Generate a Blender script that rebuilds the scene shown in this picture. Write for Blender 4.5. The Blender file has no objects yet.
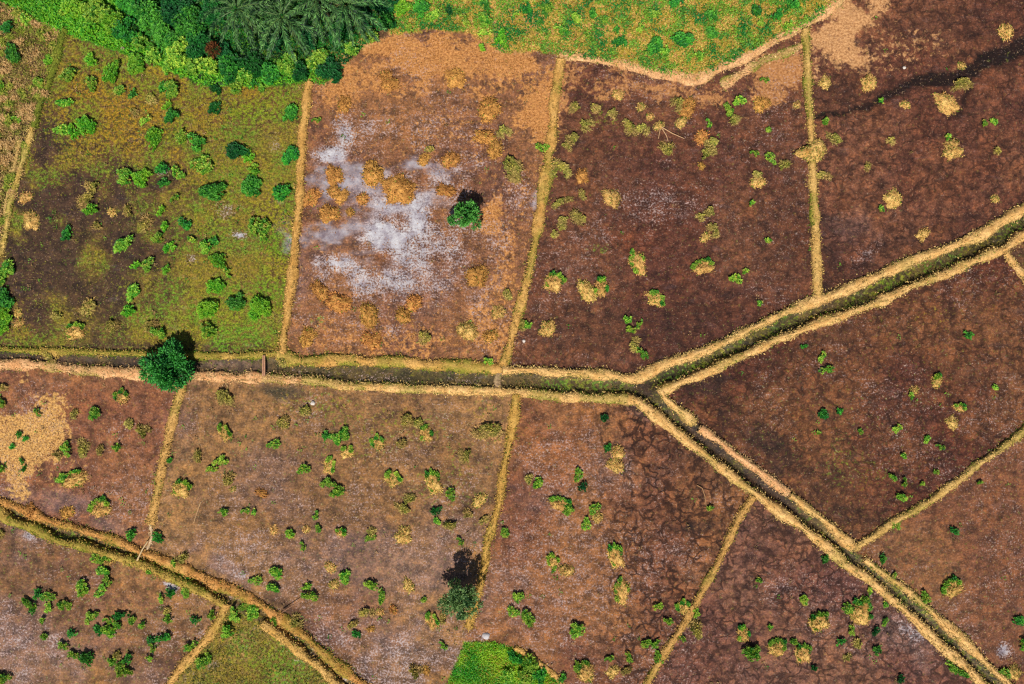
import bpy, math, random
import numpy as np

rng = np.random.default_rng(11)
random.seed(5)
S = 0.09          # metres per picture pixel on the ground
H = 61.5          # camera height
SC = bpy.context.scene
COL = SC.collection


def W(px, py, z=0.0):
    k = S * (H - z) / H
    return ((px - 512) * k, (342 - py) * k, z)


def lin(c):
    c = np.asarray(c, float) / 255.0
    return np.where(c <= 0.04045, c / 12.92, ((c + 0.055) / 1.055) ** 2.4)


KEXP = 1.36


def alb(*c):
    return np.clip(lin(c) / KEXP, 0.002, 0.82)


# ------------------------------------------------------------------ noise
class Noise:
    def __init__(self, seed):
        self.t = np.random.default_rng(seed).random((256, 256))

    def v(self, x, y):
        xi = np.floor(x).astype(int); yi = np.floor(y).astype(int)
        fx = x - xi; fy = y - yi
        fx = fx * fx * (3 - 2 * fx); fy = fy * fy * (3 - 2 * fy)
        t = self.t
        a = t[xi & 255, yi & 255]; b = t[(xi + 1) & 255, yi & 255]
        c = t[xi & 255, (yi + 1) & 255]; d = t[(xi + 1) & 255, (yi + 1) & 255]
        return (a * (1 - fx) + b * fx) * (1 - fy) + (c * (1 - fx) + d * fx) * fy

    def fbm(self, x, y, o=4):
        s = 0; a = 0.5; n = 0
        for i in range(o):
            s = s + a * self.v(x * 2 ** i + 17.3 * i, y * 2 ** i + 9.1 * i); n += a; a *= 0.5
        return s / n


NA, NB, NC, ND = Noise(1), Noise(2), Noise(3), Noise(4)


def sstep(a, b, x):
    t = np.clip((x - a) / (b - a), 0, 1)
    return t * t * (3 - 2 * t)


# ------------------------------------------------------------------ materials
def new_mat(name):
    m = bpy.data.materials.new(name); m.use_nodes = True
    nt = m.node_tree; nt.nodes.clear()
    out = nt.nodes.new('ShaderNodeOutputMaterial')
    return m, nt, out


class NT:
    def __init__(self, nt):
        self.nt = nt

    def n(self, typ, **kw):
        x = self.nt.nodes.new(typ)
        for k, v in kw.items():
            setattr(x, k, v)
        return x

    def l(self, a, b):
        self.nt.links.new(a, b)

    def math(self, op, a, b=None, clamp=False):
        x = self.n('ShaderNodeMath', operation=op, use_clamp=clamp)
        for i, q in enumerate((a, b)):
            if q is None: continue
            if isinstance(q, (int, float)): x.inputs[i].default_value = q
            else: self.l(q, x.inputs[i])
        return x.outputs[0]

    def mix(self, f, a, b, blend='MIX'):
        x = self.n('ShaderNodeMix', data_type='RGBA', blend_type=blend)
        for s, q in ((x.inputs[0], f), (x.inputs[6], a), (x.inputs[7], b)):
            if isinstance(q, (int, float)): s.default_value = q
            elif isinstance(q, (tuple, list, np.ndarray)): s.default_value = tuple(q)[:3] + (1,)
            else: self.l(q, s)
        return x.outputs[2]

    def noise(self, vec, scale, detail=3, rough=0.6, dist=0.0):
        x = self.n('ShaderNodeTexNoise')
        x.inputs['Scale'].default_value = scale; x.inputs['Detail'].default_value = detail
        x.inputs['Roughness'].default_value = rough; x.inputs['Distortion'].default_value = dist
        self.l(vec, x.inputs['Vector'])
        return x.outputs['Fac']

    def ramp(self, f, a, b, lo=0.0, hi=1.0):
        x = self.n('ShaderNodeMapRange', interpolation_type='SMOOTHSTEP')
        for i, q in enumerate((f, a, b, lo, hi)):
            if isinstance(q, (int, float)): x.inputs[i].default_value = q
            else: self.l(q, x.inputs[i])
        return x.outputs[0]

    def attr(self, name):
        x = self.n('ShaderNodeAttribute', attribute_name=name)
        return x


def soil_material():
    m, nt, out = new_mat('soil'); t = NT(nt)
    geo = t.n('ShaderNodeNewGeometry'); P = geo.outputs['Position']
    base = t.attr('soil').outputs['Color']
    n_px = t.noise(P, 5.5, 3, 0.75)
    n_mid = t.noise(P, 1.1, 5, 0.65)
    n_big = t.noise(P, 0.22, 3, 0.5)
    # granular value variation
    v = t.math('MULTIPLY', t.ramp(n_px, 0.34, 0.68, 0.66, 1.36), t.ramp(n_mid, 0.32, 0.68, 0.58, 1.45))
    vv = t.n('ShaderNodeCombineColor'); t.l(v, vv.inputs[0]); t.l(v, vv.inputs[1]); t.l(v, vv.inputs[2])
    c = t.mix(1.0, base, vv.outputs[0], 'MULTIPLY')
    # hue shifts: rusty and purplish crumbs
    n_h = t.noise(P, 2.6, 5, 0.75)
    n_w = t.noise(P, 0.55, 4, 0.65)
    c = t.mix(t.ramp(n_h, 0.5, 0.66, 0, 0.75), c, t.mix(1.0, c, (1.26, 1.12, 0.84, 1), 'MULTIPLY'))
    c = t.mix(t.ramp(n_h, 0.5, 0.34, 0, 0.75), c, t.mix(1.0, c, (0.8, 0.8, 0.98, 1), 'MULTIPLY'))
    c = t.mix(t.ramp(n_w, 0.5, 0.64, 0, 0.7), c, t.mix(1.0, c, (1.2, 1.13, 0.94, 1), 'MULTIPLY'))
    c = t.mix(t.ramp(n_w, 0.48, 0.36, 0, 0.7), c, t.mix(1.0, c, (0.68, 0.71, 0.84, 1), 'MULTIPLY'))
    c = t.mix(t.ramp(n_big, 0.4, 0.62, 0, 0.5), c, t.mix(1.0, c, (1.18, 1.14, 0.94, 1), 'MULTIPLY'))
    # pale chaff and crumbs lying about
    n_f = t.noise(P, 8.5, 2, 0.5)
    c = t.mix(t.ramp(t.math('ADD', n_f, t.ramp(n_h, 0.35, 0.7, -0.06, 0.06)), 0.65, 0.74, 0, 0.5), c, alb(204, 168, 134))
    # dry tan cover
    tan = t.attr('tan').outputs['Fac']
    n_t = t.noise(P, 2.3, 5, 0.7)
    ft = t.ramp(t.math('ADD', tan, t.ramp(n_t, 0.28, 0.72, -0.5, 0.5)), 0.32, 0.78)
    tc = t.mix(t.ramp(n_px, 0.3, 0.7), alb(148, 98, 56), alb(216, 164, 108))
    tcol = t.attr('tancol').outputs['Color']
    tc = t.mix(1.0, tc, tcol, 'MULTIPLY')
    c = t.mix(ft, c, tc)
    # moss
    moss = t.attr('moss').outputs['Fac']
    n_m = t.noise(P, 2.9, 5, 0.72)
    fm = t.ramp(t.math('ADD', moss, t.ramp(n_m, 0.28, 0.72, -0.6, 0.6)), 0.35, 0.85)
    mc = t.mix(t.ramp(n_px, 0.3, 0.7), alb(64, 76, 20), alb(152, 148, 52))
    mcol = t.attr('mosscol').outputs['Color']
    mc = t.mix(1.0, mc, mcol, 'MULTIPLY')
    c = t.mix(fm, c, mc)
    # salt crust: flakes where weak, continuous where strong
    salt = t.attr('salt').outputs['Fac']
    mp = t.n('ShaderNodeMapping'); mp.inputs['Rotation'].default_value = (0, 0, -0.35); mp.inputs['Scale'].default_value = (0.6, 1.5, 1); t.l(P, mp.inputs['Vector'])
    n_s = t.math('ADD', t.math('MULTIPLY', t.noise(P, 5.8, 3, 0.8), 0.72), t.math('MULTIPLY', t.noise(mp.outputs[0], 1.2, 5, 0.65), 0.28))
    fm2 = t.math('MAXIMUM', t.attr('film').outputs['Fac'], t.ramp(salt, 0.45, 1.0, 0, 0.75))
    film = t.math('MULTIPLY', t.ramp(t.math('ADD', fm2, t.ramp(t.noise(mp.outputs[0], 0.8, 5, 0.65), 0.3, 0.7, -0.28, 0.28)), 0.15, 0.95), 0.8)
    c = t.mix(film, c, t.mix(t.ramp(n_mid, 0.3, 0.7), alb(126, 112, 124), alb(184, 184, 194)))
    fs = t.ramp(t.math('ADD', salt, t.ramp(n_s, 0.34, 0.66, -0.6, 0.6)), 0.46, 0.76)
    sc = t.mix(t.ramp(n_mid, 0.3, 0.7), alb(160, 152, 164), alb(214, 214, 218))
    sc = t.mix(t.ramp(salt, 0.2, 0.75), alb(188, 158, 150), sc)
    c = t.mix(t.math('MULTIPLY', fs, 0.8), c, sc)
    # shrinkage cracks
    crack = t.attr('crack').outputs['Fac']
    wn = t.n('ShaderNodeTexNoise'); wn.inputs['Scale'].default_value = 0.9; wn.inputs['Detail'].default_value = 6
    t.l(P, wn.inputs['Vector'])
    wv = t.n('ShaderNodeVectorMath', operation='MULTIPLY_ADD'); t.l(wn.outputs['Color'], wv.inputs[0])
    wv.inputs[1].default_value = (2.3, 2.3, 0); t.l(P, wv.inputs[2])
    fl = t.n('ShaderNodeVectorMath', operation='MULTIPLY'); t.l(wv.outputs[0], fl.inputs[0]); fl.inputs[1].default_value = (1, 1, 0)
    def vor(scale):
        x = t.n('ShaderNodeTexVoronoi', feature='DISTANCE_TO_EDGE', voronoi_dimensions='2D')
        x.inputs['Scale'].default_value = scale; t.l(fl.outputs[0], x.inputs['Vector'])
        return x.outputs['Distance']
    gate = t.ramp(t.noise(P, 0.45, 3, 0.6), 0.38, 0.6)
    c1 = t.math('MULTIPLY', t.ramp(vor(0.42), 0.11, 0.02), gate)
    c2 = t.math('MULTIPLY', t.ramp(vor(1.0), 0.18, 0.04), t.ramp(t.noise(P, 0.5, 4, 0.6), 0.38, 0.56, 0.12, 1.0))
    fc = t.math('MULTIPLY', t.math('MAXIMUM', c1, c2), crack, True)
    c = t.mix(t.math('MULTIPLY', fc, 0.95), c, alb(34, 15, 12))
    mo = t.math('MULTIPLY', t.ramp(t.noise(P, 1.9, 3, 0.6), 0.5, 0.4), t.ramp(t.noise(P, 0.16, 2, 0.5), 0.4, 0.6, 0.25, 0.8))
    c = t.mix(t.math('MULTIPLY', mo, crack, True), c, t.mix(1.0, c, (0.42, 0.36, 0.36, 1), 'MULTIPLY'))
    wet = t.attr('wet').outputs['Fac']
    b = t.n('ShaderNodeBsdfPrincipled'); t.l(c, b.inputs['Base Color'])
    t.l(t.ramp(wet, 0.0, 1.0, 0.95, 0.5), b.inputs['Roughness'])
    b.inputs['Specular IOR Level'].default_value = 0.25
    hgt = t.math('SUBTRACT', t.math('ADD', t.math('MULTIPLY', n_px, 0.5), t.math('MULTIPLY', n_mid, 0.9)), t.math('MULTIPLY', fc, 0.5))
    bp = t.n('ShaderNodeBump'); bp.inputs['Strength'].default_value = 0.75; bp.inputs['Distance'].default_value = 0.11
    t.l(hgt, bp.inputs['Height']); t.l(bp.outputs[0], b.inputs['Normal'])
    t.l(b.outputs[0], out.inputs[0])
    return m


def tint_material(name, rough=0.85, bump=0.0, scale=6.0, contrast=(0.6, 1.4), transl=0.0, rand=(0.0, 0.0), spec=0.2):
    """colour from the mesh's own 'tint' attribute, broken up by noise, a little different on each object"""
    m, nt, out = new_mat(name); t = NT(nt)
    geo = t.n('ShaderNodeNewGeometry'); P = geo.outputs['Position']
    c = t.attr('tint').outputs['Color']
    n = t.noise(P, scale, 4, 0.7)
    v = t.ramp(n, 0.25, 0.75, *contrast)
    vv = t.n('ShaderNodeCombineColor')
    for i in range(3): t.l(v, vv.inputs[i])
    c = t.mix(1.0, c, vv.outputs[0], 'MULTIPLY')
    if rand[0] or rand[1]:
        oi = t.n('ShaderNodeObjectInfo')
        hs = t.n('ShaderNodeHueSaturation')
        t.l(t.ramp(oi.outputs['Random'], 0, 1, 0.5 - rand[0], 0.5 + rand[0]), hs.inputs['Hue'])
        r2 = t.math('FRACT', t.math('MULTIPLY', oi.outputs['Random'], 37.7))
        t.l(t.ramp(r2, 0, 1, 1 - rand[1], 1 + rand[1]), hs.inputs['Value'])
        t.l(c, hs.inputs['Color']); c = hs.outputs[0]
    b = t.n('ShaderNodeBsdfPrincipled'); t.l(c, b.inputs['Base Color'])
    b.inputs['Roughness'].default_value = rough; b.inputs['Specular IOR Level'].default_value = spec
    if bump:
        bp = t.n('ShaderNodeBump'); bp.inputs['Strength'].default_value = 0.9; bp.inputs['Distance'].default_value = bump
        t.l(n, bp.inputs['Height']); t.l(bp.outputs[0], b.inputs['Normal'])
    s = b.outputs[0]
    if transl:
        tr = t.n('ShaderNodeBsdfTranslucent')
        t.l(t.mix(1.0, c, (1.15, 1.25, 0.5, 1), 'MULTIPLY'), tr.inputs[0])
        mx = t.n('ShaderNodeMixShader'); mx.inputs[0].default_value = transl
        t.l(s, mx.inputs[1]); t.l(tr.outputs[0], mx.inputs[2]); s = mx.outputs[0]
    t.l(s, out.inputs[0])
    return m


M_SOIL = soil_material()
M_LEAF = tint_material('leaf', 0.55, 0, 9.0, (0.72, 1.28), 0.22, (0.012, 0.2), 0.3)
M_STRAW = tint_material('dry_straw', 0.9, 0.0, 7.0, (0.62, 1.36), 0.12, (0.012, 0.14), 0.15)
M_BANK = tint_material('bank_earth', 0.95, 0.06, 6.5, (0.58, 1.42), 0, (0, 0), 0.1)
M_BARK = tint_material('bark', 0.9, 0.02, 12.0, (0.6, 1.4), 0, (0, 0), 0.2)
M_STONE = tint_material('pale_stone', 0.85, 0.03, 10.0, (0.75, 1.2), 0, (0, 0), 0.3)


# ------------------------------------------------------------------ mesh helpers
def mesh_np(name, V, F, mat, tint=None, smooth=False, attrs=None, cattrs=None):
    """V (n,3); F (m,4) or (m,3)"""
    me = bpy.data.meshes.new(name)
    V = np.ascontiguousarray(V, np.float32); F = np.ascontiguousarray(F, np.int32)
    k = F.shape[1]
    me.vertices.add(len(V)); me.vertices.foreach_set('co', V.ravel())
    me.loops.add(F.size); me.loops.foreach_set('vertex_index', F.ravel())
    me.polygons.add(len(F)); me.polygons.foreach_set('loop_start', np.arange(0, F.size, k, dtype=np.int32))
    me.update(calc_edges=True)
    me.polygons.foreach_set('use_smooth', np.full(len(F), smooth, bool))
    if tint is not None:
        cattrs = dict(cattrs or {}); cattrs['tint'] = tint
    for kk, c in (cattrs or {}).items():
        a = me.color_attributes.new(kk, 'FLOAT_COLOR', 'POINT')
        cc = np.ones((len(V), 4), np.float32); cc[:, :3] = c
        a.data.foreach_set('color', cc.ravel())
    for kk, c in (attrs or {}).items():
        a = me.attributes.new(kk, 'FLOAT', 'POINT')
        a.data.foreach_set('value', np.ascontiguousarray(c, np.float32))
    me.materials.append(mat)
    me.validate()
    return me


def link(name, me, parent=None, loc=None):
    o = bpy.data.objects.new(name, me)
    COL.objects.link(o)
    if parent: o.parent = parent
    if loc is not None: o.location = loc
    return o


def struct(name, me):
    o = link(name, me); o['kind'] = 'structure'; return o


def stuff(name, me, label):
    o = link(name, me); o['kind'] = 'stuff'; o['label'] = label; o['category'] = name.replace('_', ' '); return o


def norm(v):
    return v / np.maximum(np.linalg.norm(v, axis=1, keepdims=True), 1e-9)


def leaves(P, D, N, L, Wd, C, droop=0.12, fold=0.12):
    """one folded rhombic leaf per row: 4 verts, 1 quad"""
    n = len(P)
    L = np.broadcast_to(np.asarray(L, float), (n,))[:, None]; Wd = np.broadcast_to(np.asarray(Wd, float), (n,))[:, None]
    D = norm(D); N = norm(N - D * np.sum(N * D, 1, keepdims=True)); Sd = np.cross(D, N)
    V = np.empty((n, 4, 3))
    V[:, 0] = P
    V[:, 1] = P + D * L * 0.5 + Sd * Wd * 0.5 + N * L * fold
    V[:, 2] = P + D * L - N * L * droop
    V[:, 3] = P + D * L * 0.5 - Sd * Wd * 0.5 + N * L * fold
    F = np.arange(n * 4).reshape(n, 4)
    T = np.repeat(C[:, None, :], 4, 1)
    return V.reshape(-1, 3), F, T.reshape(-1, 3)


def cat_geo(*gs):
    V, F, T = [], [], []; k = 0
    for v, f, c in gs:
        V.append(v); F.append(f + k); T.append(c); k += len(v)
    return np.concatenate(V), np.concatenate(F), np.concatenate(T)


def mixcol(a, b, t):
    return np.asarray(a)[None] * (1 - t[:, None]) + np.asarray(b)[None] * t[:, None]


def rand_dirs(n, zmin=-0.2, r=rng):
    z = r.uniform(zmin, 1, n); a = r.uniform(0, 2 * np.pi, n); q = np.sqrt(1 - z * z)
    return np.stack([q * np.cos(a), q * np.sin(a), z], 1)


def tube(pts, rads, col, seg=6):
    pts = np.asarray(pts, float); V = []; n = len(pts)
    for i in range(n):
        d = pts[min(i + 1, n - 1)] - pts[max(i - 1, 0)]; d = d / np.linalg.norm(d)
        a = np.array([0, 0, 1.0]) if abs(d[2]) < 0.9 else np.array([1.0, 0, 0])
        u = np.cross(d, a); u /= np.linalg.norm(u); w = np.cross(d, u)
        for k in range(seg):
            t = 2 * np.pi * k / seg
            V.append(pts[i] + rads[i] * (u * math.cos(t) + w * math.sin(t)))
    F = []
    for i in range(n - 1):
        for k in range(seg):
            k2 = (k + 1) % seg
            F.append((i * seg + k, i * seg + k2, (i + 1) * seg + k2, (i + 1) * seg + k))
    V.append(pts[0]); V.append(pts[-1]); a, b = n * seg, n * seg + 1
    for k in range(seg):
        k2 = (k + 1) % seg
        F.append((k2, k, a, a)); F.append(((n - 1) * seg + k, (n - 1) * seg + k2, b, b))
    F = [f for f in F if len(set(f)) == 4]          # caps are left open-ended but tapered; ends sit in soil or leaves
    V = np.array(V)
    cap0 = [tuple(range(seg))[:4]]
    return V, np.array(F), np.broadcast_to(np.asarray(col), (len(V), 3))


# ------------------------------------------------------------------ the layout, in picture pixels
UP = [(-300, 345), (0, 349), (60, 352), (137, 353), (200, 356), (243, 356), (278, 354), (303, 361), (368, 360), (434, 365), (503, 369), (566, 372), (637, 377), (668, 362), (724, 343), (780, 315), (827, 296), (896, 267), (948, 246), (988, 230), (1024, 209), (1075, 180), (1324, 40)]
LO = [(-300, 352), (0, 364), (60, 368), (120, 373), (143, 375), (195, 377), (225, 377), (265, 378), (303, 380), (349, 386), (434, 389), (505, 392), (566, 397), (634, 399)]
SEW = [(634, 399), (668, 427), (705, 454), (760, 498), (817, 538), (851, 567), (896, 601), (922, 628), (982, 683), (1070, 765), (1290, 960)]
RNE = [(658, 390), (684, 380), (724, 364), (764, 345), (817, 325), (869, 304), (922, 283), (1001, 250), (1024, 233), (1075, 205), (1324, 65)]
SEE = [(658, 390), (664, 399), (692, 419), (703, 431), (760, 472), (788, 493), (825, 520), (853, 547), (864, 559), (909, 593), (948, 625), (1003, 680), (1100, 765), (1324, 960)]
SWU = [(-300, 400), (0, 499), (17, 508), (32, 513), (53, 523), (74, 528), (98, 536), (126, 545), (155, 557), (184, 567), (218, 585), (258, 601), (283, 619), (307, 637), (326, 656), (356, 680), (425, 733), (590, 960)]
SWL = [(-300, 412), (0, 513), (10, 521), (35, 528), (58, 540), (81, 546), (105, 554), (140, 563), (158, 571), (200, 591), (224, 604)]
SWL2 = [(262, 624), (278, 635), (289, 644), (305, 656), (321, 668), (332, 680), (400, 740), (550, 960)]
B_SALT_L = [(309, 82), (306, 105), (303, 140), (300, 180), (297, 220), (291, 280), (287, 320), (283, 354)]
B_SALT_R = [(562, 60), (555, 100), (548, 165), (541, 200), (534, 250), (522, 300), (510, 345), (503, 366)]
B_TOP = [(804, 30), (806, 60), (808, 100), (811, 140), (813, 190), (815, 230), (818, 299)]
B_RIGHT = [(853, 549), (890, 524), (927, 503), (948, 486), (985, 460), (1024, 431), (1110, 372), (1324, 225)]
B_STUB = [(1004, 251), (1024, 278), (1060, 330), (1110, 372)]
B_MID = [(517, 395), (515, 420), (510, 440), (503, 477), (497, 512), (488, 543), (483, 570), (479, 591), (469, 628)]
B_LEFT = [(184, 380), (178, 402), (174, 416), (163, 461), (157, 495), (151, 524)]
B_CENT = [(753, 496), (736, 524), (728, 543), (714, 571), (697, 599), (687, 618), (668, 646), (647, 683), (612, 755)]
B_SW = [(225, 604), (222, 615), (210, 635), (189, 659), (171, 680), (100, 780)]
B_STRIP = [(33, 128), (27, 148), (20, 169), (11, 202), (6, 232), (0, 256)]
B_HEDGE = [(66, 30), (58, 55), (49, 80), (40, 105), (35, 128)]
P_TOP = [(560, 55), (579, 58), (618, 64), (658, 73), (695, 80), (724, 67), (760, 49), (785, 36), (804, 27), (830, 8), (862, -25), (1000, -260)]
P_TOP2 = [(722, 84), (745, 72), (765, 60), (785, 52), (803, 45)]
B_PATCH = [(515, 647), (533, 659), (556, 676), (612, 755)]

POLY = {
    'moss': [(62, 32), (150, 62), (200, 85), (250, 88)] + B_SALT_L + [(243, 356), (137, 353), (0, 349), (-10, 300), (2, 253), (11, 202), (27, 148), (37, 125), (50, 80)],
    'strip': [(-300, 60), (0, 0), (62, 32), (50, 80), (37, 125), (27, 148), (11, 202), (2, 253), (-10, 300), (0, 349), (-300, 345)],
    'thicket': [(-300, -260), (395, -260), (390, 20), (355, 55), (325, 85), (309, 82), (250, 88), (200, 85), (150, 62), (62, 32), (0, 0), (-300, 60)],
    'salt': [(309, 82), (325, 85), (355, 55), (390, 35), (430, 30), (470, 33), (500, 52), (540, 52)] + B_SALT_R + [(503, 369), (434, 365), (368, 360), (303, 361), (283, 354)] + B_SALT_L[::-1][1:-1],
    'grass': [(395, -260), (1000, -260)] + P_TOP[::-1][1:] + [(540, 52), (500, 52), (470, 33), (430, 30), (390, 35), (390, 20)],
    'red': P_TOP[:9] + B_TOP[1:] + [(780, 315), (724, 343), (668, 362), (637, 377), (566, 372), (503, 369)] + B_SALT_R[::-1],
    'streak': [(804, 30), (830, 8), (862, -25), (1000, -260), (1324, -260)] + UP[::-1][:6] + [(818, 299)] + B_TOP[::-1][1:-1],
    'canal': UP + RNE[::-1] + SEE[1:] + SEW[::-1] + LO[::-1][1:],
    'tri': RNE[:8] + B_STUB[1:] + B_RIGHT[::-1][1:] + SEE[::-1][6:],
    'corner': [(1001, 250), (1024, 233), (1075, 205), (1324, 65), (1324, 225), (1110, 372), (1060, 330), (1024, 278)],
    'se': B_RIGHT + [(1324, 960)] + SEE[::-1][1:6],
    'crack': [(753, 496), (760, 498)] + SEW[4:] + [(640, 960), (612, 755)] + B_CENT[::-1][1:],
    'cent': [(517, 395), (566, 397), (634, 399), (668, 427), (705, 454), (753, 496)] + B_CENT[1:] + [(556, 676), (533, 660), (515, 648), (492, 642), (465, 640)] + B_MID[::-1][1:],
    'patch': [(465, 643), (492, 642), (515, 648), (533, 660), (556, 676), (612, 755), (640, 960), (590, 960), (425, 733), (447, 684)],
    'wide': [(184, 378), (265, 378), (303, 380), (349, 386), (434, 389), (505, 392)] + B_MID + [(465, 640), (447, 684), (425, 733)] + SWU[::-1][2:10] + [(143, 553)] + B_LEFT[::-1][:-1],
    'left': LO[:5] + B_LEFT + [(143, 552)] + SWU[::-1][10:],
    'swditch': SWU + SWL2[::-1] + [(240, 612)] + SWL[::-1],
    'sw': SWL + B_SW[1:] + [(-20, 960), (-300, 960)],
    'olive': [(225, 604), (240, 612)] + SWL2 + [(-20, 960)] + B_SW[::-1][:-1],
}
ORDER = list(POLY)


def inside(poly, x, y):
    r = np.zeros(x.shape, bool); n = len(poly)
    for i in range(n):
        x1, y1 = poly[i]; x2, y2 = poly[(i + 1) % n]
        if y1 == y2: continue
        c = ((y1 > y) != (y2 > y)) & (x < (x2 - x1) * (y - y1) / (y2 - y1) + x1)
        r ^= c
    return r


def dist_line(pts, x, y, closed=False):
    d = np.full(x.shape, 1e9); n = len(pts)
    for i in range(n if closed else n - 1):
        ax, ay = pts[i]; bx, by = pts[(i + 1) % n]
        L2 = (bx - ax) ** 2 + (by - ay) ** 2 + 1e-9
        t = np.clip(((x - ax) * (bx - ax) + (y - ay) * (by - ay)) / L2, 0, 1)
        d = np.minimum(d, (x - ax - t * (bx - ax)) ** 2 + (y - ay - t * (by - ay)) ** 2)
    return np.sqrt(d)


# base soil colours (two per field, mixed by broad noise), then cover strengths
FIELD = {  # c1, c2, moss, tan, salt, crack, wet
    'moss': ((88, 63, 35), (110, 93, 38), .66, .1, 0, 0, .1),
    'strip': ((78, 57, 35), (104, 82, 44), .35, .25, 0, 0, 0),
    'thicket': ((30, 51, 17), (56, 72, 23), .6, 0, 0, 0, 0),
    'salt': ((106, 70, 54), (130, 88, 58), .05, .2, 0.24, 0, .1),
    'grass': ((120, 106, 36), (150, 127, 46), .5, .4, 0, 0, 0),
    'red': ((88, 51, 40), (106, 67, 49), .04, .04, 0.2, .4, .1),
    'streak': ((96, 56, 42), (114, 72, 52), 0, .03, .04, .62, .15),
    'canal': ((60, 53, 25), (80, 65, 33), .4, 0, 0, 0, .5),
    'tri': ((88, 48, 36), (110, 70, 46), .12, .02, 0.2, .6, .1),
    'corner': ((94, 64, 44), (116, 84, 54), .12, .02, .06, .5, .1),
    'se': ((110, 70, 50), (124, 84, 56), .1, .06, 0.24, .25, .1),
    'crack': ((102, 64, 55), (118, 80, 64), .04, .04, 0.22, .75, .1),
    'cent': ((112, 70, 50), (134, 90, 58), .05, .06, 0.3, .5, .1),
    'patch': ((70, 95, 19), (90, 116, 24), .9, 0, 0, 0, 0),
    'wide': ((116, 84, 56), (138, 102, 66), .1, .1, 0.26, 0, .1),
    'left': ((116, 74, 54), (130, 88, 60), .05, .06, 0.27, 0, .1),
    'swditch': ((80, 63, 38), (95, 79, 43), .4, .1, .05, 0, .4),
    'sw': ((110, 78, 54), (132, 96, 62), .14, .06, 0.28, 0, .1),
    'olive': ((112, 93, 44), (128, 110, 52), .62, .12, .1, 0, 0),
}
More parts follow.
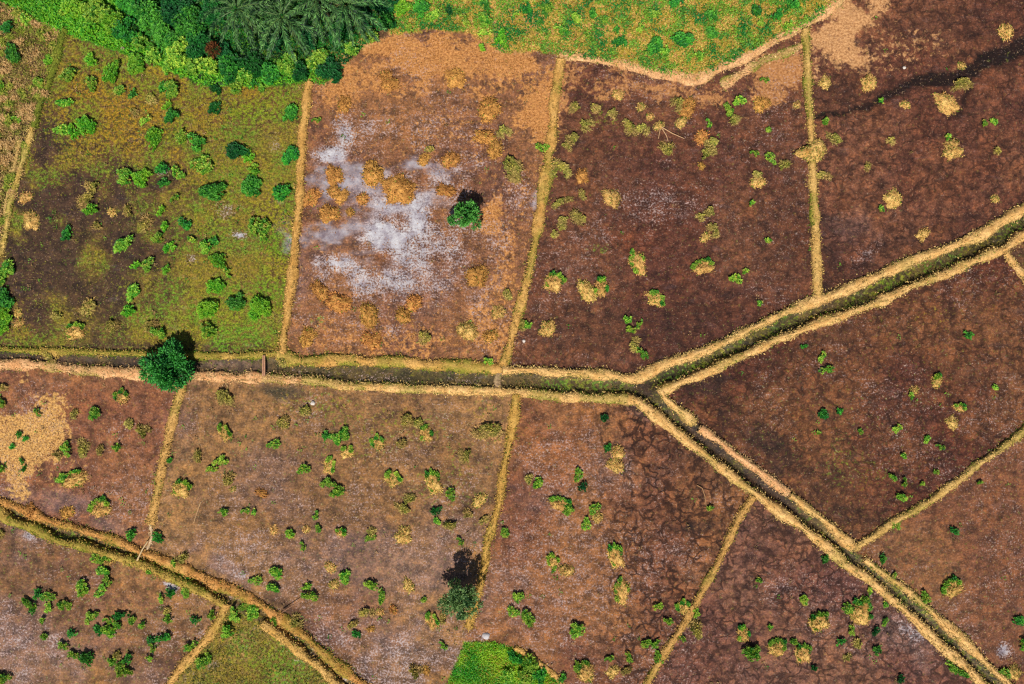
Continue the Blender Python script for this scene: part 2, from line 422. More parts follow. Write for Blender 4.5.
# covers with a shape of their own: (kind, x, y, rx, ry, degrees, strength)
BLOBS = [
    # moss field: bare dark mud, ochre grass, mineral spots
    ('bare', 85, 212, 88, 55, -10, 1), ('bare', 55, 262, 70, 78, 0, 1), ('bare', 122, 245, 50, 30, 15, .95), ('bare', 85, 290, 85, 40, 0, .8), ('bare', 45, 150, 22, 40, 10, .8),
    ('bare', 130, 350, 150, 8, 0, .7), ('ochre', 120, 115, 85, 55, 0, .8), ('ochre', 250, 100, 55, 25, 0, .9), ('ochre', 240, 180, 50, 40, 0, .4), ('ochre', 280, 240, 20, 90, 0, .4),
    ('salt', 240, 235, 10, 6, 0, .95), ('salt', 163, 170, 6, 5, 0, .6), ('salt', 275, 142, 7, 10, 0, .5), ('salt', 230, 210, 14, 8, 0, .4), ('salt', 192, 258, 6, 5, 0, .5), ('lush', 240, 320, 60, 38, 0, .7), ('lush', 275, 230, 22, 70, 4, .6), ('lush', 270, 110, 30, 16, 0, .5), ('lush', 205, 210, 40, 30, 0, .4), ('lush', 180, 310, 60, 40, 0, .5),
    # salt field
    ('tan', 460, 62, 115, 38, 0, .8), ('tan', 545, 95, 28, 55, 0, .85), ('tan', 350, 82, 40, 22, -30, .75), ('tan', 400, 45, 60, 14, -8, 1), ('tan', 520, 62, 50, 14, 5, 1), ('tan', 392, 85, 32, 20, 0, .55), ('tan', 460, 130, 70, 40, 0, .3),
    ('tan', 490, 216, 13, 22, 20, .9), ('tan', 510, 260, 18, 80, 12, .45), ('tan', 400, 340, 100, 22, 0, .45), ('tan', 335, 330, 45, 30, 0, .3), ('tan', 490, 330, 35, 35, 0, .5),
    ('film', 330, 188, 38, 26, 0, .8), ('film', 362, 176, 34, 22, 0, .95), ('film', 345, 232, 56, 15, -14, 1), ('film', 318, 236, 22, 18, 0, .8), ('film', 402, 206, 60, 18, -10, .8), ('film', 428, 168, 42, 9, 8, .7), ('film', 375, 262, 50, 26, 10, .4), ('film', 536, 200, 5, 28, 8, .8),
    ('salt', 352, 138, 26, 22, -20, .66), ('salt', 335, 152, 22, 10, -10, .85), ('salt', 412, 238, 66, 56, 0, .68), ('salt', 388, 236, 46, 26, -8, .95), ('salt', 385, 282, 56, 30, 8, .66), ('salt', 335, 262, 26, 12, 0, .85), ('salt', 455, 190, 44, 42, 0, .46), ('salt', 440, 280, 50, 46, 0, .46), ('salt', 410, 130, 76, 26, 10, .34), ('salt', 490, 242, 40, 36, 0, .36),
    ('salt', 400, 178, 40, 14, 0, .4), ('salt', 395, 330, 16, 14, 0, .5), ('salt', 520, 200, 22, 34, 0, .36), ('salt', 392, 300, 22, 16, 0, .55),
    ('wetgrey', 345, 190, 52, 34, 0, .9), ('wetgrey', 340, 238, 45, 26, -10, .7), ('wetgrey', 420, 292, 60, 40, 0, .45), ('wetgrey', 300, 270, 10, 70, -6, .6),
    # red field
    ('tan', 640, 86, 95, 16, 8, .62), ('tan', 782, 74, 44, 28, -20, .85), ('tan', 575, 80, 20, 22, 0, .5), ('tan', 700, 95, 70, 12, 0, .3), ('salt', 635, 195, 40, 16, 10, .36), ('salt', 640, 215, 45, 14, 0, .36), ('salt', 590, 235, 40, 16, -10, .34), ('salt', 590, 265, 30, 14, 0, .3), ('salt', 690, 190, 50, 30, 0, .16), ('salt', 700, 215, 26, 16, 0, .2),
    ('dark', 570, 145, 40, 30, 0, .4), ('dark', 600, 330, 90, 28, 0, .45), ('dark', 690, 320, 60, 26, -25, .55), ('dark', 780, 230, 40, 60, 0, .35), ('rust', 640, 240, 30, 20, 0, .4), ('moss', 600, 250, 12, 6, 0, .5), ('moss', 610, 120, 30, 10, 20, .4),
    # streaked field
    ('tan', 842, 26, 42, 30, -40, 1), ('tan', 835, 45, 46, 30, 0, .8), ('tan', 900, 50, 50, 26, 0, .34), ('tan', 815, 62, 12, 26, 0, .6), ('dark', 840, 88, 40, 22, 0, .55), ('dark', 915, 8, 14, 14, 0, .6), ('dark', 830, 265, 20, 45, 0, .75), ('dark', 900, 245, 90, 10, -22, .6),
    ('salt', 862, 255, 22, 13, -20, .62), ('wetgrey', 850, 235, 28, 26, 0, .6), ('dark', 960, 25, 70, 40, 0, .28),
    # triangle
    ('dark', 700, 392, 34, 16, -30, .9), ('dark', 760, 440, 70, 20, 38, .85), ('dark', 830, 500, 50, 24, 38, .6), ('dark', 800, 350, 90, 10, -23, .4), ('salt', 880, 385, 34, 18, 0, .3), ('salt', 900, 445, 40, 26, 0, .3), ('salt', 940, 470, 30, 16, 0, .3), ('salt', 985, 415, 30, 20, 0, .28), ('moss', 840, 460, 50, 30, 20, .3), ('ochre', 930, 320, 70, 30, -20, .3),
    # south-east, cracked, centre
    ('salt', 1005, 650, 9, 8, 0, .8), ('salt', 990, 500, 40, 40, 0, .2), ('salt', 910, 630, 22, 10, 40, .7), ('wetgrey', 915, 645, 50, 22, 40, .6), ('salt', 780, 590, 22, 16, 0, .42), ('dark', 775, 520, 20, 16, 30, .5), ('salt', 620, 475, 26, 22, 0, .42), ('wetgrey', 615, 470, 40, 30, 0, .4), ('wetgrey', 640, 410, 20, 9, 30, .8),
    ('salt', 700, 555, 14, 10, 0, .6), ('dark', 700, 528, 28, 6, 0, .8), ('salt', 520, 570, 30, 26, 0, .42), ('salt', 560, 590, 40, 50, 0, .24), ('salt', 550, 640, 46, 20, 0, .4), ('salt', 585, 560, 22, 20, 0, .3), ('dark', 690, 440, 34, 30, 40, .5), ('dark', 720, 480, 34, 30, 40, .45), ('rust', 555, 450, 40, 40, 0, .4), ('wetgrey', 525, 500, 30, 26, 0, .4), ('salt', 485, 637, 13, 6, -15, .9),
    # wide brown field
    ('ochre', 400, 430, 130, 36, 0, .4), ('ochre', 330, 410, 60, 24, 0, .5), ('ochre', 450, 480, 60, 40, 0, .35), ('tan', 488, 432, 18, 12, 0, .4), ('tan', 400, 475, 90, 30, 0, .18), ('salt', 270, 470, 34, 26, 0, .3), ('salt', 310, 500, 44, 26, 0, .3), ('salt', 240, 550, 36, 26, 0, .34), ('salt', 380, 500, 60, 24, 0, .2), ('salt', 330, 610, 40, 22, 0, .34), ('salt', 390, 650, 60, 24, 10, .45), ('salt', 240, 575, 16, 7, 20, .6), ('salt', 410, 600, 30, 40, 0, .3), ('salt', 340, 645, 22, 14, 0, .5), ('wetgrey', 390, 565, 130, 45, 5, .7), ('wetgrey', 380, 640, 70, 34, 20, .7), ('wetgrey', 440, 530, 50, 26, 0, .5), ('wetgrey', 270, 480, 60, 40, 0, .4),
    ('wetgrey', 230, 570, 60, 9, 25, .85), ('dark', 300, 620, 60, 8, 38, .7), ('dark', 340, 655, 40, 9, 38, .6), ('pool', 279, 391, 22, 8, 0, .95), ('wetgrey', 185, 425, 20, 36, 0, .5), ('rust', 350, 620, 50, 40, 0, .3), ('dark', 475, 505, 26, 7, -20, .6), ('dark', 420, 660, 30, 20, 0, .3),
    # left field: straw patch, damp edge
    ('tan', 32, 443, 46, 44, 0, 1), ('tan', 22, 455, 48, 38, 0, 1), ('tan', 50, 405, 30, 16, 10, .55), ('wetgrey', 50, 500, 70, 14, 12, .85), ('wetgrey', 110, 525, 40, 12, 20, .8), ('salt', 115, 480, 40, 24, 0, .3), ('salt', 115, 430, 20, 16, 0, .3), ('rust', 80, 400, 90, 26, 0, .35),
    # south-west
    ('salt', 29, 535, 13, 9, 25, .95), ('wetgrey', 28, 533, 26, 14, 25, .9), ('wetgrey', 15, 640, 90, 70, 0, .75), ('wetgrey', 470, 600, 60, 40, 0, .5), ('salt', 20, 640, 60, 60, 0, .5), ('salt', 390, 655, 90, 40, 5, .5), ('salt', 250, 550, 60, 40, 0, .4), ('salt', 640, 200, 70, 30, 0, .42), ('salt', 550, 570, 60, 60, 0, .4), ('salt', 600, 490, 60, 30, 0, .4), ('salt', 12, 610, 22, 30, 0, .5), ('salt', 30, 632, 34, 8, -8, .62), ('salt', 50, 575, 26, 6, -10, .35), ('salt', 20, 660, 26, 22, 0, .35), ('salt', 171, 586, 8, 5, 30, .9), ('salt', 202, 632, 6, 10, 20, .6), ('dark', 185, 628, 22, 6, 10, .5), ('dark', 170, 664, 16, 9, 0, .55), ('rust', 110, 600, 80, 50, 0, .25), ('wetgrey', 150, 672, 40, 14, 0, .4),
    ('salt', 215, 662, 8, 8, 0, .6), ('lush', 280, 660, 40, 22, 30, .6), ('tan', 245, 640, 26, 16, 0, .35),
    # ditches
    ('dark', 648, 391, 14, 10, 40, .9), ('dark', 700, 436, 60, 8, 38, .95), ('dark', 780, 500, 60, 8, 40, .95), ('dark', 835, 550, 30, 8, 40, .6), ('wetgrey', 900, 605, 60, 10, 42, .6), ('wetgrey', 960, 660, 50, 10, 42, .6), ('lush', 570, 385, 70, 7, 0, .55), ('lush', 700, 365, 60, 7, -25, .5), ('lush', 900, 278, 60, 7, -22, .5), ('salt', 350, 376, 60, 5, 4, .3), ('salt', 470, 381, 26, 6, 4, .35), ('wetgrey', 230, 366, 60, 8, 0, .5), ('bare', 60, 360, 90, 6, 3, .8),
    ('salt', 200, 584, 20, 4, 28, .35), ('salt', 320, 662, 30, 6, 42, .4),
    # top grass and thicket floor, strip
    ('tan', 660, 6, 22, 8, 0, .8), ('tan', 505, 8, 30, 16, 0, .6), ('tan', 535, 25, 26, 18, 0, .6), ('tan', 600, 28, 16, 12, 0, .6), ('tan', 470, 48, 30, 8, 8, .8), 
    ('lush', 60, 15, 60, 26, 0, .9), ('lush', 50, 60, 14, 40, 14, .7), ('lush', 160, 55, 70, 14, 20, .9), ('lush', 240, 78, 50, 8, 0, .9),
]


GAIN = {'salt': 1.12, 'tan': 1.2, 'wetgrey': 1.15, 'bare': 1.2, 'dark': 1.1}


def cover(kind, X, Y, wx, wy):
    m = np.zeros(X.shape)
    for k, x, y, rx, ry, a, s in BLOBS:
        if k != kind: continue
        a = math.radians(a); dx = X - x; dy = Y - y
        u = (dx * math.cos(a) + dy * math.sin(a)) / rx; v = (-dx * math.sin(a) + dy * math.cos(a)) / ry
        d = np.sqrt(u * u + v * v) + wx
        m = np.maximum(m, s * (1 - (sstep(-.1, 1.55, d) if k in ('salt', 'film') else sstep(0.2, 1.4, d))))
    return np.clip(m * GAIN.get(kind, 1), 0, 1)


# ------------------------------------------------------------------ ground
ST = 3
gx = np.arange(-300, 1324 + 1, ST, dtype=float); gy = np.arange(-260, 960 + 1, ST, dtype=float)
NX, NY = len(gx), len(gy)
X, Y = np.meshgrid(gx, gy, indexing='ij')
wob = (NA.fbm(X * 0.05, Y * 0.05, 5) - 0.5) * 2.0
ids = np.full(X.shape, -1)
Xw = X + (NB.v(X * .12, Y * .12) - .5) * 2; Yw = Y + (NC.v(X * .12, Y * .12) - .5) * 2
for i, k in enumerate(ORDER):
    ids[inside(POLY[k], Xw, Yw)] = i
bad = ids < 0
ids[bad] = ORDER.index('sw')
in_canal = inside(POLY['canal'], X, Y); in_sw = inside(POLY['swditch'], X, Y)
dc = np.where(in_canal, dist_line(POLY['canal'], X, Y, True), 0); ds = np.where(in_sw, dist_line(POLY['swditch'], X, Y, True), 0)
Z = (NA.fbm(X * .06, Y * .06) - .5) * .12 - (.14 + .16 * sstep(480, 640, X)) * sstep(3, 8, dc) - .26 * sstep(2.5, 6, ds)

par = {k: np.zeros(X.shape) for k in ('moss', 'tan', 'salt', 'crack', 'wet', 'film')}
soil = np.zeros(X.shape + (3,)); mosscol = np.ones(X.shape + (3,)); tancol = np.ones(X.shape + (3,))
mixn = sstep(.3, .7, NC.fbm(X * .012, Y * .012, 4))
for i, k in enumerate(ORDER):
    c1, c2, *ps = FIELD[k]; s = ids == i
    soil[s] = mixcol(alb(*c1), alb(*c2), mixn[s])
    for q, v in zip(('moss', 'tan', 'salt', 'crack', 'wet'), ps): par[q][s] = v
for q in par:  # soften steps between fields a little
    par[q] = par[q]


def blend(col, f):
    soil[:] = soil * (1 - f[..., None]) + np.asarray(col) * f[..., None]


C = {k: cover(k, X, Y, wob, 0) for k in ('bare', 'ochre', 'salt', 'lush', 'tan', 'wetgrey', 'dark', 'rust', 'moss', 'pool', 'film')}
par['salt'] *= .2 + .8 * sstep(.42, .68, ND.fbm(X * .022 + 5, Y * .022, 4)); par['crack'] *= 1 - .85 * C['tan']
_sf = np.isin(ids, [ORDER.index(k) for k in ('salt', 'moss', 'swditch', 'canal')]); C['salt'] = np.where(_sf, C['salt'], C['salt'] * np.where(C['salt'] > .8, .85, .8))
blend(alb(62, 44, 36), C['bare'] * .95)
par['moss'] *= 1 - .85 * C['bare']; par['tan'] *= 1 - .8 * C['bare']
blend(alb(120, 84, 70), C['wetgrey'] * .0)
blend(alb(112, 84, 80), C['wetgrey'] * .7)
blend(alb(44, 24, 20), C['dark'] * .82)
blend(alb(132, 72, 44), C['rust'] * .6)
blend(alb(32, 36, 24), C['pool'] * .95)
par['wet'] = np.maximum(par['wet'], np.maximum(C['wetgrey'] * .6, np.maximum(C['dark'] * .4, C['pool'])))
par['salt'] = np.maximum(par['salt'] * (1 - C['dark']) * (1 - C['pool']), C['salt'])
par['moss'] = np.maximum(par['moss'] * (1 - .7 * C['salt']) * (1 - C['pool'] * .5), np.maximum(C['moss'], np.maximum(C['lush'], C['ochre'] * .75)))
par['tan'] = np.maximum(par['tan'], C['tan']); par['film'] = C['film']
mosscol += C['ochre'][..., None] * (np.array([1.4, 1.02, .62]) - 1) + C['lush'][..., None] * (np.array([.85, 1.4, .75]) - 1)
for k, c in (('thicket', (.35, .95, .6)), ('patch', (.6, 1.6, .5)), ('grass', (.8, 1.3, .9)), ('canal', (.75, .8, .6)), ('tri', (.95, .9, .9))):
    mosscol[ids == ORDER.index(k)] *= np.array(c)
mv = sstep(.35, .65, NB.fbm(X * .045, Y * .045, 4))[..., None]
mosscol *= np.array([1.28, .98, .8]) * (1 - mv) + np.array([.78, 1.12, .75]) * mv
stk = ids == ORDER.index('streak'); tancol[stk] *= np.array([1.1, 1.12, 1.2])
lf = ids == ORDER.index('left'); tancol[lf] *= np.array([1.2, 1.3, 1.02])
cl = (ids == ORDER.index('canal')) & (X < 540); par['moss'][cl] *= .35
cl = ids == ORDER.index('canal'); par['moss'][cl] *= (1 - .9 * C['dark'][cl])
sl = ids == ORDER.index('salt'); tancol[sl] *= np.array([1.02, .9, .72])
rd = ids == ORDER.index('red'); tancol[rd] *= np.array([.9, .8, .74])
# the run-off channel in the streaked field
ch = [(815, 116), (838, 113), (862, 106), (885, 95), (905, 87), (930, 79), (950, 77), (972, 70), (990, 58), (1024, 46), (1080, 38)]
dch = dist_line(ch, X + wob * 6, Y + (NB.fbm(X * .07, Y * .07) - .5) * 13) - np.clip((X - 850) * .04, 0, 6)
dch2 = dist_line([(975, 68), (968, 85), (964, 100), (958, 116)], X + wob * 6, Y) - 3
fch = np.maximum(1 - sstep(2.4, 4.8, dch), .85 * (1 - sstep(-.5, 4, dch2))) * stk
blend(alb(26, 11, 9), fch)
for q in ('salt', 'tan', 'moss'): par[q] *= 1 - fch
par['crack'] *= 1 - fch
Z -= fch * .08
# right-hand part of the centre field is cracked, its left part is not
ce = ids == ORDER.index('cent')
par['crack'][ce] = .12 + .75 * sstep(560, 640, X[ce])
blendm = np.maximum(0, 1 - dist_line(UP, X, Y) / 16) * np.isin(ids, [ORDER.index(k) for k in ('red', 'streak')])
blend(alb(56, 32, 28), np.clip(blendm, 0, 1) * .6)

idx = np.arange(NX * NY).reshape(NX, NY)
quads = np.stack([idx[:-1, :-1], idx[:-1, 1:], idx[1:, 1:], idx[1:, :-1]], -1).reshape(-1, 4)
fid = ids[:-1, :-1].ravel()
VX = (X - 512) * S; VY = (342 - Y) * S
VV = np.stack([VX.ravel(), VY.ravel(), Z.ravel()], 1)
flat = {k: v.ravel() for k, v in par.items()}
soilf, mossf, tanf = soil.reshape(-1, 3), mosscol.reshape(-1, 3), tancol.reshape(-1, 3)
SNAME = {'canal': 'ditch', 'swditch': 'ditch', 'thicket': 'thicket_ground', 'strip': 'grassy_strip'}
for i, k in enumerate(ORDER):
    f = quads[fid == i]
    if not len(f): continue
    u, inv = np.unique(f, return_inverse=True)
    me = mesh_np(k, VV[u], inv.reshape(-1, 4), M_SOIL, smooth=True, attrs={q: flat[q][u] for q in flat},
                 cattrs={'soil': soilf[u], 'mosscol': mossf[u], 'tancol': tanf[u]})
    struct(SNAME.get(k, 'field'), me)
# the land beyond
R = 900.0
V = np.array([(-R, -R, -.9), (R, -R, -.9), (R, R, -.9), (-R, R, -.9)])
struct('ground', mesh_np('ground', V, np.array([[0, 1, 2, 3]]), M_SOIL,
       attrs={'moss': np.full(4, .3), 'tan': np.full(4, .1), 'salt': np.zeros(4), 'crack': np.zeros(4), 'film': np.zeros(4), 'wet': np.zeros(4)},
       cattrs={'soil': np.tile(alb(110, 80, 50), (4, 1)), 'mosscol': np.ones((4, 3)), 'tancol': np.ones((4, 3))}))


def ground_z(px, py):
    i = np.clip(np.round((np.asarray(px) + 300) / ST).astype(int), 0, NX - 1); j = np.clip(np.round((np.asarray(py) + 260) / ST).astype(int), 0, NY - 1)
    return Z[i, j]


# ------------------------------------------------------------------ banks (bunds)
def resample(pts, step):
    pts = np.asarray(pts, float); d = np.r_[0, np.cumsum(np.linalg.norm(np.diff(pts, axis=0), axis=1))]
    n = max(3, int(d[-1] / step)); s = np.linspace(0, d[-1], n)
    q = np.stack([np.interp(s, d, pts[:, 0]), np.interp(s, d, pts[:, 1])], 1)
    k = np.ones(5) / 5                                    # ease the corners
    if n > 12:
        p = np.pad(q, ((2, 2), (0, 0)), 'edge'); r = np.stack([np.convolve(p[:, a], k, 'valid') for a in (0, 1)], 1)
        r[0], r[-1] = q[0], q[-1]; q = r
    return q, s


BANK_TUFTS = []   # (x, y, z, nx, ny, straw colour index)


def bank(name, pts, w, h=.38, col=((196, 146, 86), (214, 170, 112)), green=.2, seed=0, blades=1.0, wvar=.42):
    w *= 1.06; h *= .72; q, s = resample(pts, 2.2)
    tg = np.gradient(q, axis=0); tg /= np.linalg.norm(tg, axis=1, keepdims=True)
    nm = np.stack([-tg[:, 1], tg[:, 0]], 1)
    ph = seed * 13.7
    off = (NA.fbm(s * .03 + ph, s * 0 + ph, 3) - .5) * w * .5
    ww = w * .5 * (1 + (NB.fbm(s * .06 + ph, s * 0 + 3.1 + ph, 3) - .5) * 2 * wvar * 1.6)
    us = np.array([-1.15, -.95, -.7, -.4, -.12, .15, .45, .72, .95, 1.15])
    n = len(q); m = len(us); V = np.zeros((n, m, 3)); T = np.zeros((n, m, 3))
    for j, u in enumerate(us):
        e = (NC.v(s * .22 + ph, s * 0 + j * 5.3) - .5) * .35
        x = q[:, 0] + nm[:, 0] * (off + ww * (u + e * .7)); y = q[:, 1] + nm[:, 1] * (off + ww * (u + e * .7))
        z = h * max(0, 1 - abs(u) ** 2.4 / 1.0) * (.8 + .5 * NB.v(s * .2 + j * 3.3, s * 0 + ph)) + (ND.v(s * .5 + j * 9, s * 0 + ph) - .5) * .09
        z = np.where(abs(u) > 1, -.3, z)
        V[:, j, 0] = (x - 512) * S; V[:, j, 1] = (342 - y) * S; V[:, j, 2] = z
        g = NA.fbm(x * .045 + ph, y * .045, 4)
        c = mixcol(alb(*col[0]), alb(*col[1]), NC.v(x * .2, y * .2))
        gg = np.clip(sstep(.62 - green * .5, .8 - green * .5, g) * (.35 + .65 * abs(u)), 0, 1) * min(1, green * 3)
        c = c * (1 - gg[:, None]) + alb(112, 124, 34) * gg[:, None]
        if abs(u) > .9: c = c * .55 + alb(92, 62, 40) * .45
        T[:, j] = c
    a = np.arange(n * m).reshape(n, m)
    F = np.stack([a[:-1, :-1], a[1:, :-1], a[1:, 1:], a[:-1, 1:]], -1).reshape(-1, 4)
    struct(name, mesh_np(name, V.reshape(-1, 3), F, M_BANK, T.reshape(-1, 3), True))
    L = s[-1] * S
    k = int(L * w * S * 170 * blades)
    if k:
        w_ = w; i = rng.integers(0, n, k); u = np.clip(rng.normal(0, .55, k), -1.2, 1.2)
        x = q[i, 0] + nm[i, 0] * (off[i] + ww[i] * u) + rng.normal(0, 1, k); y = q[i, 1] + nm[i, 1] * (off[i] + ww[i] * u) + rng.normal(0, 1, k)
        z = h * np.maximum(0, 1 - np.abs(u) ** 2.4) * .95
        g = NA.fbm(x * .045 + ph, y * .045, 4)
        isg = rng.random(k) < np.clip(green * (.15 + .9 * np.abs(u)) * sstep(.35, .6, g) * 1.5, 0, .9)
        t = rng.random(k)
        c = mixcol(alb(*[v * .72 for v in col[0]]), alb(*[min(255, v * 1.16) for v in col[1]]), t)
        cg = mixcol(alb(60, 92, 24), alb(142, 150, 48), t)
        BANK_TUFTS.append((np.stack([(x - 512) * S, (342 - y) * S, z], 1), np.where(isg[:, None], cg, c)))


PALE = ((200, 152, 88), (228, 184, 120)); GOLD = ((186, 138, 70), (214, 168, 98)); PINK = ((204, 146, 94), (230, 180, 130)); OLV = ((156, 128, 58), (202, 164, 88))
bank('earth_bank', UP[:7], 7, .25, OLV, .75, 1, 1.3)
bank('earth_bank', UP[6:11], 11, .32, GOLD, .38, 2)
bank('earth_bank', UP[10:], 9.5, .42, PALE, .16, 3)
bank('earth_bank', LO[:9], 9.5, .2, PINK, .25, 4)
bank('earth_bank', LO[8:], 9, .28, PALE, .3, 5)
bank('earth_bank', SEW, 10, .42, PALE, .2, 6)
bank('earth_bank', RNE[::-1] + [(664, 399), (695, 422)], 8.5, .42, PALE, .2, 7)
bank('earth_bank', [(700, 428)] + SEE[4:6], 8, .42, PINK, .1, 8)
bank('earth_bank', [(790, 495)] + SEE[6:8], 8, .42, PALE, .1, 28)
bank('earth_bank', SEE[8:], 8, .4, PALE, .4, 29)
bank('earth_bank', B_SALT_L, 8.5, .35, GOLD, .1, 9)
bank('earth_bank', B_SALT_R, 9.5, .32, GOLD, .3, 10)
bank('earth_bank', B_TOP, 8, .4, ((196, 150, 84), (210, 172, 104)), .38, 11)
bank('earth_bank', B_RIGHT, 7.5, .38, ((190, 152, 84), (210, 172, 106)), .28, 12)
bank('earth_bank', B_STUB, 7, .35, PALE, .1, 13)
bank('earth_bank', B_MID, 8.5, .35, ((186, 140, 68), (204, 162, 86)), .15, 14)
bank('earth_bank', B_LEFT, 7.5, .3, ((190, 144, 80), (208, 164, 98)), .2, 15)
bank('earth_bank', B_CENT, 7.5, .35, ((184, 136, 74), (204, 160, 94)), .22, 16)
bank('earth_bank', SWU, 10, .32, ((184, 124, 64), (206, 154, 90)), .28, 17)
bank('earth_bank', SWL, 9, .32, OLV, .45, 18)
bank('earth_bank', SWL2, 8.5, .32, ((196, 150, 76), (214, 172, 104)), .2, 19)
bank('earth_bank', B_SW, 8, .3, GOLD, .18, 20)
bank('earth_bank', [(20, 140), (15, 165), (9, 190), (4, 225)], 4, .15, ((176, 140, 80), (214, 180, 116)), .4, 31)
bank('earth_bank', B_STRIP, 6.5, .25, ((186, 150, 74), (218, 184, 112)), .4, 21)
bank('earth_bank', B_HEDGE, 8, .25, ((98, 110, 40), (130, 130, 50)), .9, 22, 1.5)
bank('path', P_TOP, 9.5, .12, PINK, .14, 23)
bank('path', P_TOP2, 9, .05, PINK, .35, 24)
bank('earth_bank', B_PATCH, 5.5, .2, GOLD, .15, 25)
bank('path', [(151, 520), (151, 528), (153, 537), (148, 548), (143, 556)], 2.4, .1, ((206, 172, 134), (224, 196, 160)), 0, 26, .4)
bank('earth_dam', [(503, 367), (500, 374), (498, 381), (500, 392)], 7, .12, ((150, 120, 92), (176, 146, 116)), .1, 27, .5)

# dry grass lying on the banks
P = np.concatenate([a for a, b in BANK_TUFTS]); Ct = np.concatenate([b for a, b in BANK_TUFTS]); n = len(P)
D = norm(np.stack([rng.normal(0, 1, n), rng.normal(0, 1, n), rng.uniform(-.1, .18, n)], 1)); Nn = np.tile([0, 0, 1.0], (n, 1)) + rng.normal(0, .5, (n, 3))
V, F, T = leaves(P, D, Nn, rng.uniform(.1, .26, n), rng.uniform(.05, .1, n), Ct * 1.15, .1, .05)
stuff('bank_grass', mesh_np('bank_grass', V, F, M_STRAW, T), 'dry straw-coloured grass lying along the banks between the fields')

# ------------------------------------------------------------------ plants: source meshes
PAL = {'g': ((62, 148, 36), (192, 226, 80)), 'd': ((18, 106, 40), (96, 188, 60)), 'D': ((8, 76, 36), (44, 128, 52)), 'y': ((112, 122, 46), (206, 186, 104)),
       'l': ((76, 164, 34), (160, 214, 58)), 'S': ((26, 76, 38), (132, 166, 96)), 'T': ((14, 92, 40), (96, 184, 76))}


def shrub_geo(kind, rpx, seed, dens=1.0, tall=.62, leaf=(.19, .1), dry=None):
    """open leafy clump: sprigs of leaves gathered in a few uneven lobes; centre of the base at the origin"""
    r = np.random.default_rng(seed); R0 = rpx * S
    nl = int(r.integers(3, 6)) + int(rpx > 9) * 2 + int(rpx > 13) * 3
    a = r.uniform(0, 6.28) + np.arange(nl) * 2.4 + r.uniform(-.6, .6, nl)
    d = R0 * r.uniform(.25, .74, nl); d[0] *= .3
    lr = R0 * r.uniform(.26, .48, nl)
    ns = np.maximum(4, (dens * 62 * lr * lr / .09 * .34).astype(int)); w = np.repeat(np.arange(nl), ns); n = len(w)
    q = np.sqrt(r.random(n)) * 1.08; an = r.uniform(0, 6.28, n)
    c = np.stack([d[w] * np.cos(a[w]) + lr[w] * q * np.cos(an), d[w] * np.sin(a[w]) + lr[w] * q * np.sin(an)], 1)
    z = tall * lr[w] * np.sqrt(np.clip(1.2 - q * q, .05, 2)) * r.uniform(.45, 1.25, n) + .05 + R0 * .1
    out = np.stack([np.cos(an) * q, np.sin(an) * q, np.full(n, .55)], 1)
    lobe_t = r.uniform(-.22, .22, nl)
    st = np.clip(r.normal(.46, .34, n) + lobe_t[w], 0, 1)
    if dry is None: dry = {'g': .07, 'y': .3}.get(kind, 0) * (rpx < 15)
    isdry = r.random(n) < dry
    m = 6; k = n * m; i = np.repeat(np.arange(n), m)
    ph = np.tile(np.arange(m) * 6.283 / m, n) + np.repeat(r.uniform(0, 6.28, n), m) + r.normal(0, .3, k)
    up = r.uniform(-.1, .75, k)
    D = norm(np.stack([np.cos(ph), np.sin(ph), up], 1) + out[i] * .7)
    N = out[i] * .5 + np.array([0, 0, .9]) + r.normal(0, .3, (k, 3))
    P = np.concatenate([c, z[:, None]], 1)[i] + r.normal(0, .015, (k, 3)); P[:, 2] = np.maximum(P[:, 2], .02)
    C_ = mixcol(alb(*PAL[kind][0]), alb(*PAL[kind][1]), np.clip(st[i] + r.normal(0, .12, k), 0, 1))
    C_[isdry[i]] = alb(196, 184, 84)
    return leaves(P, D, N, r.uniform(leaf[0] * .65, leaf[0] * 1.25, k), r.uniform(leaf[1] * .7, leaf[1] * 1.3, k), C_)


def tuft_geo(rpx, seed, ca, cb, dens=1.0, spread=.38):
    """grass tussock: blades arching out of the middle"""
    r = np.random.default_rng(seed); R0 = rpx * S
    n = int(60 + 420 * dens * R0 * R0)
    k = max(2, int(rpx / 2.5)); cen = np.stack([r.normal(0, R0 * spread, k), r.normal(0, R0 * spread, k)], 1)
    w = r.integers(0, k, n); a = r.uniform(0, 6.28, n); q = np.abs(r.normal(0, R0 * .2, n))
    out = np.stack([np.cos(a), np.sin(a)], 1)
    xy = cen[w] + out * q[:, None]
    P = np.concatenate([xy, (np.maximum(0, R0 * .45 - np.linalg.norm(xy, axis=1) * .4) * r.uniform(.3, 1, n))[:, None]], 1)
    D = np.concatenate([out + r.normal(0, .5, (n, 2)), r.uniform(.0, .9, n)[:, None]], 1)
    N = np.tile([0, 0, 1.0], (n, 1)) + r.normal(0, .4, (n, 3))
    return leaves(P, D, N, r.uniform(.16, .36, n), r.uniform(.05, .1, n), mixcol(ca, cb, np.clip(r.normal(.5, .3, n), 0, 1)), .25, .08)


def outline(seed, a):
    ph = np.random.default_rng(seed).uniform(0, 60); a = np.atleast_1d(a)
    return .45 + 1.02 * NA.fbm(ph + 1.7 * np.cos(a), ph + 1.7 * np.sin(a), 3)


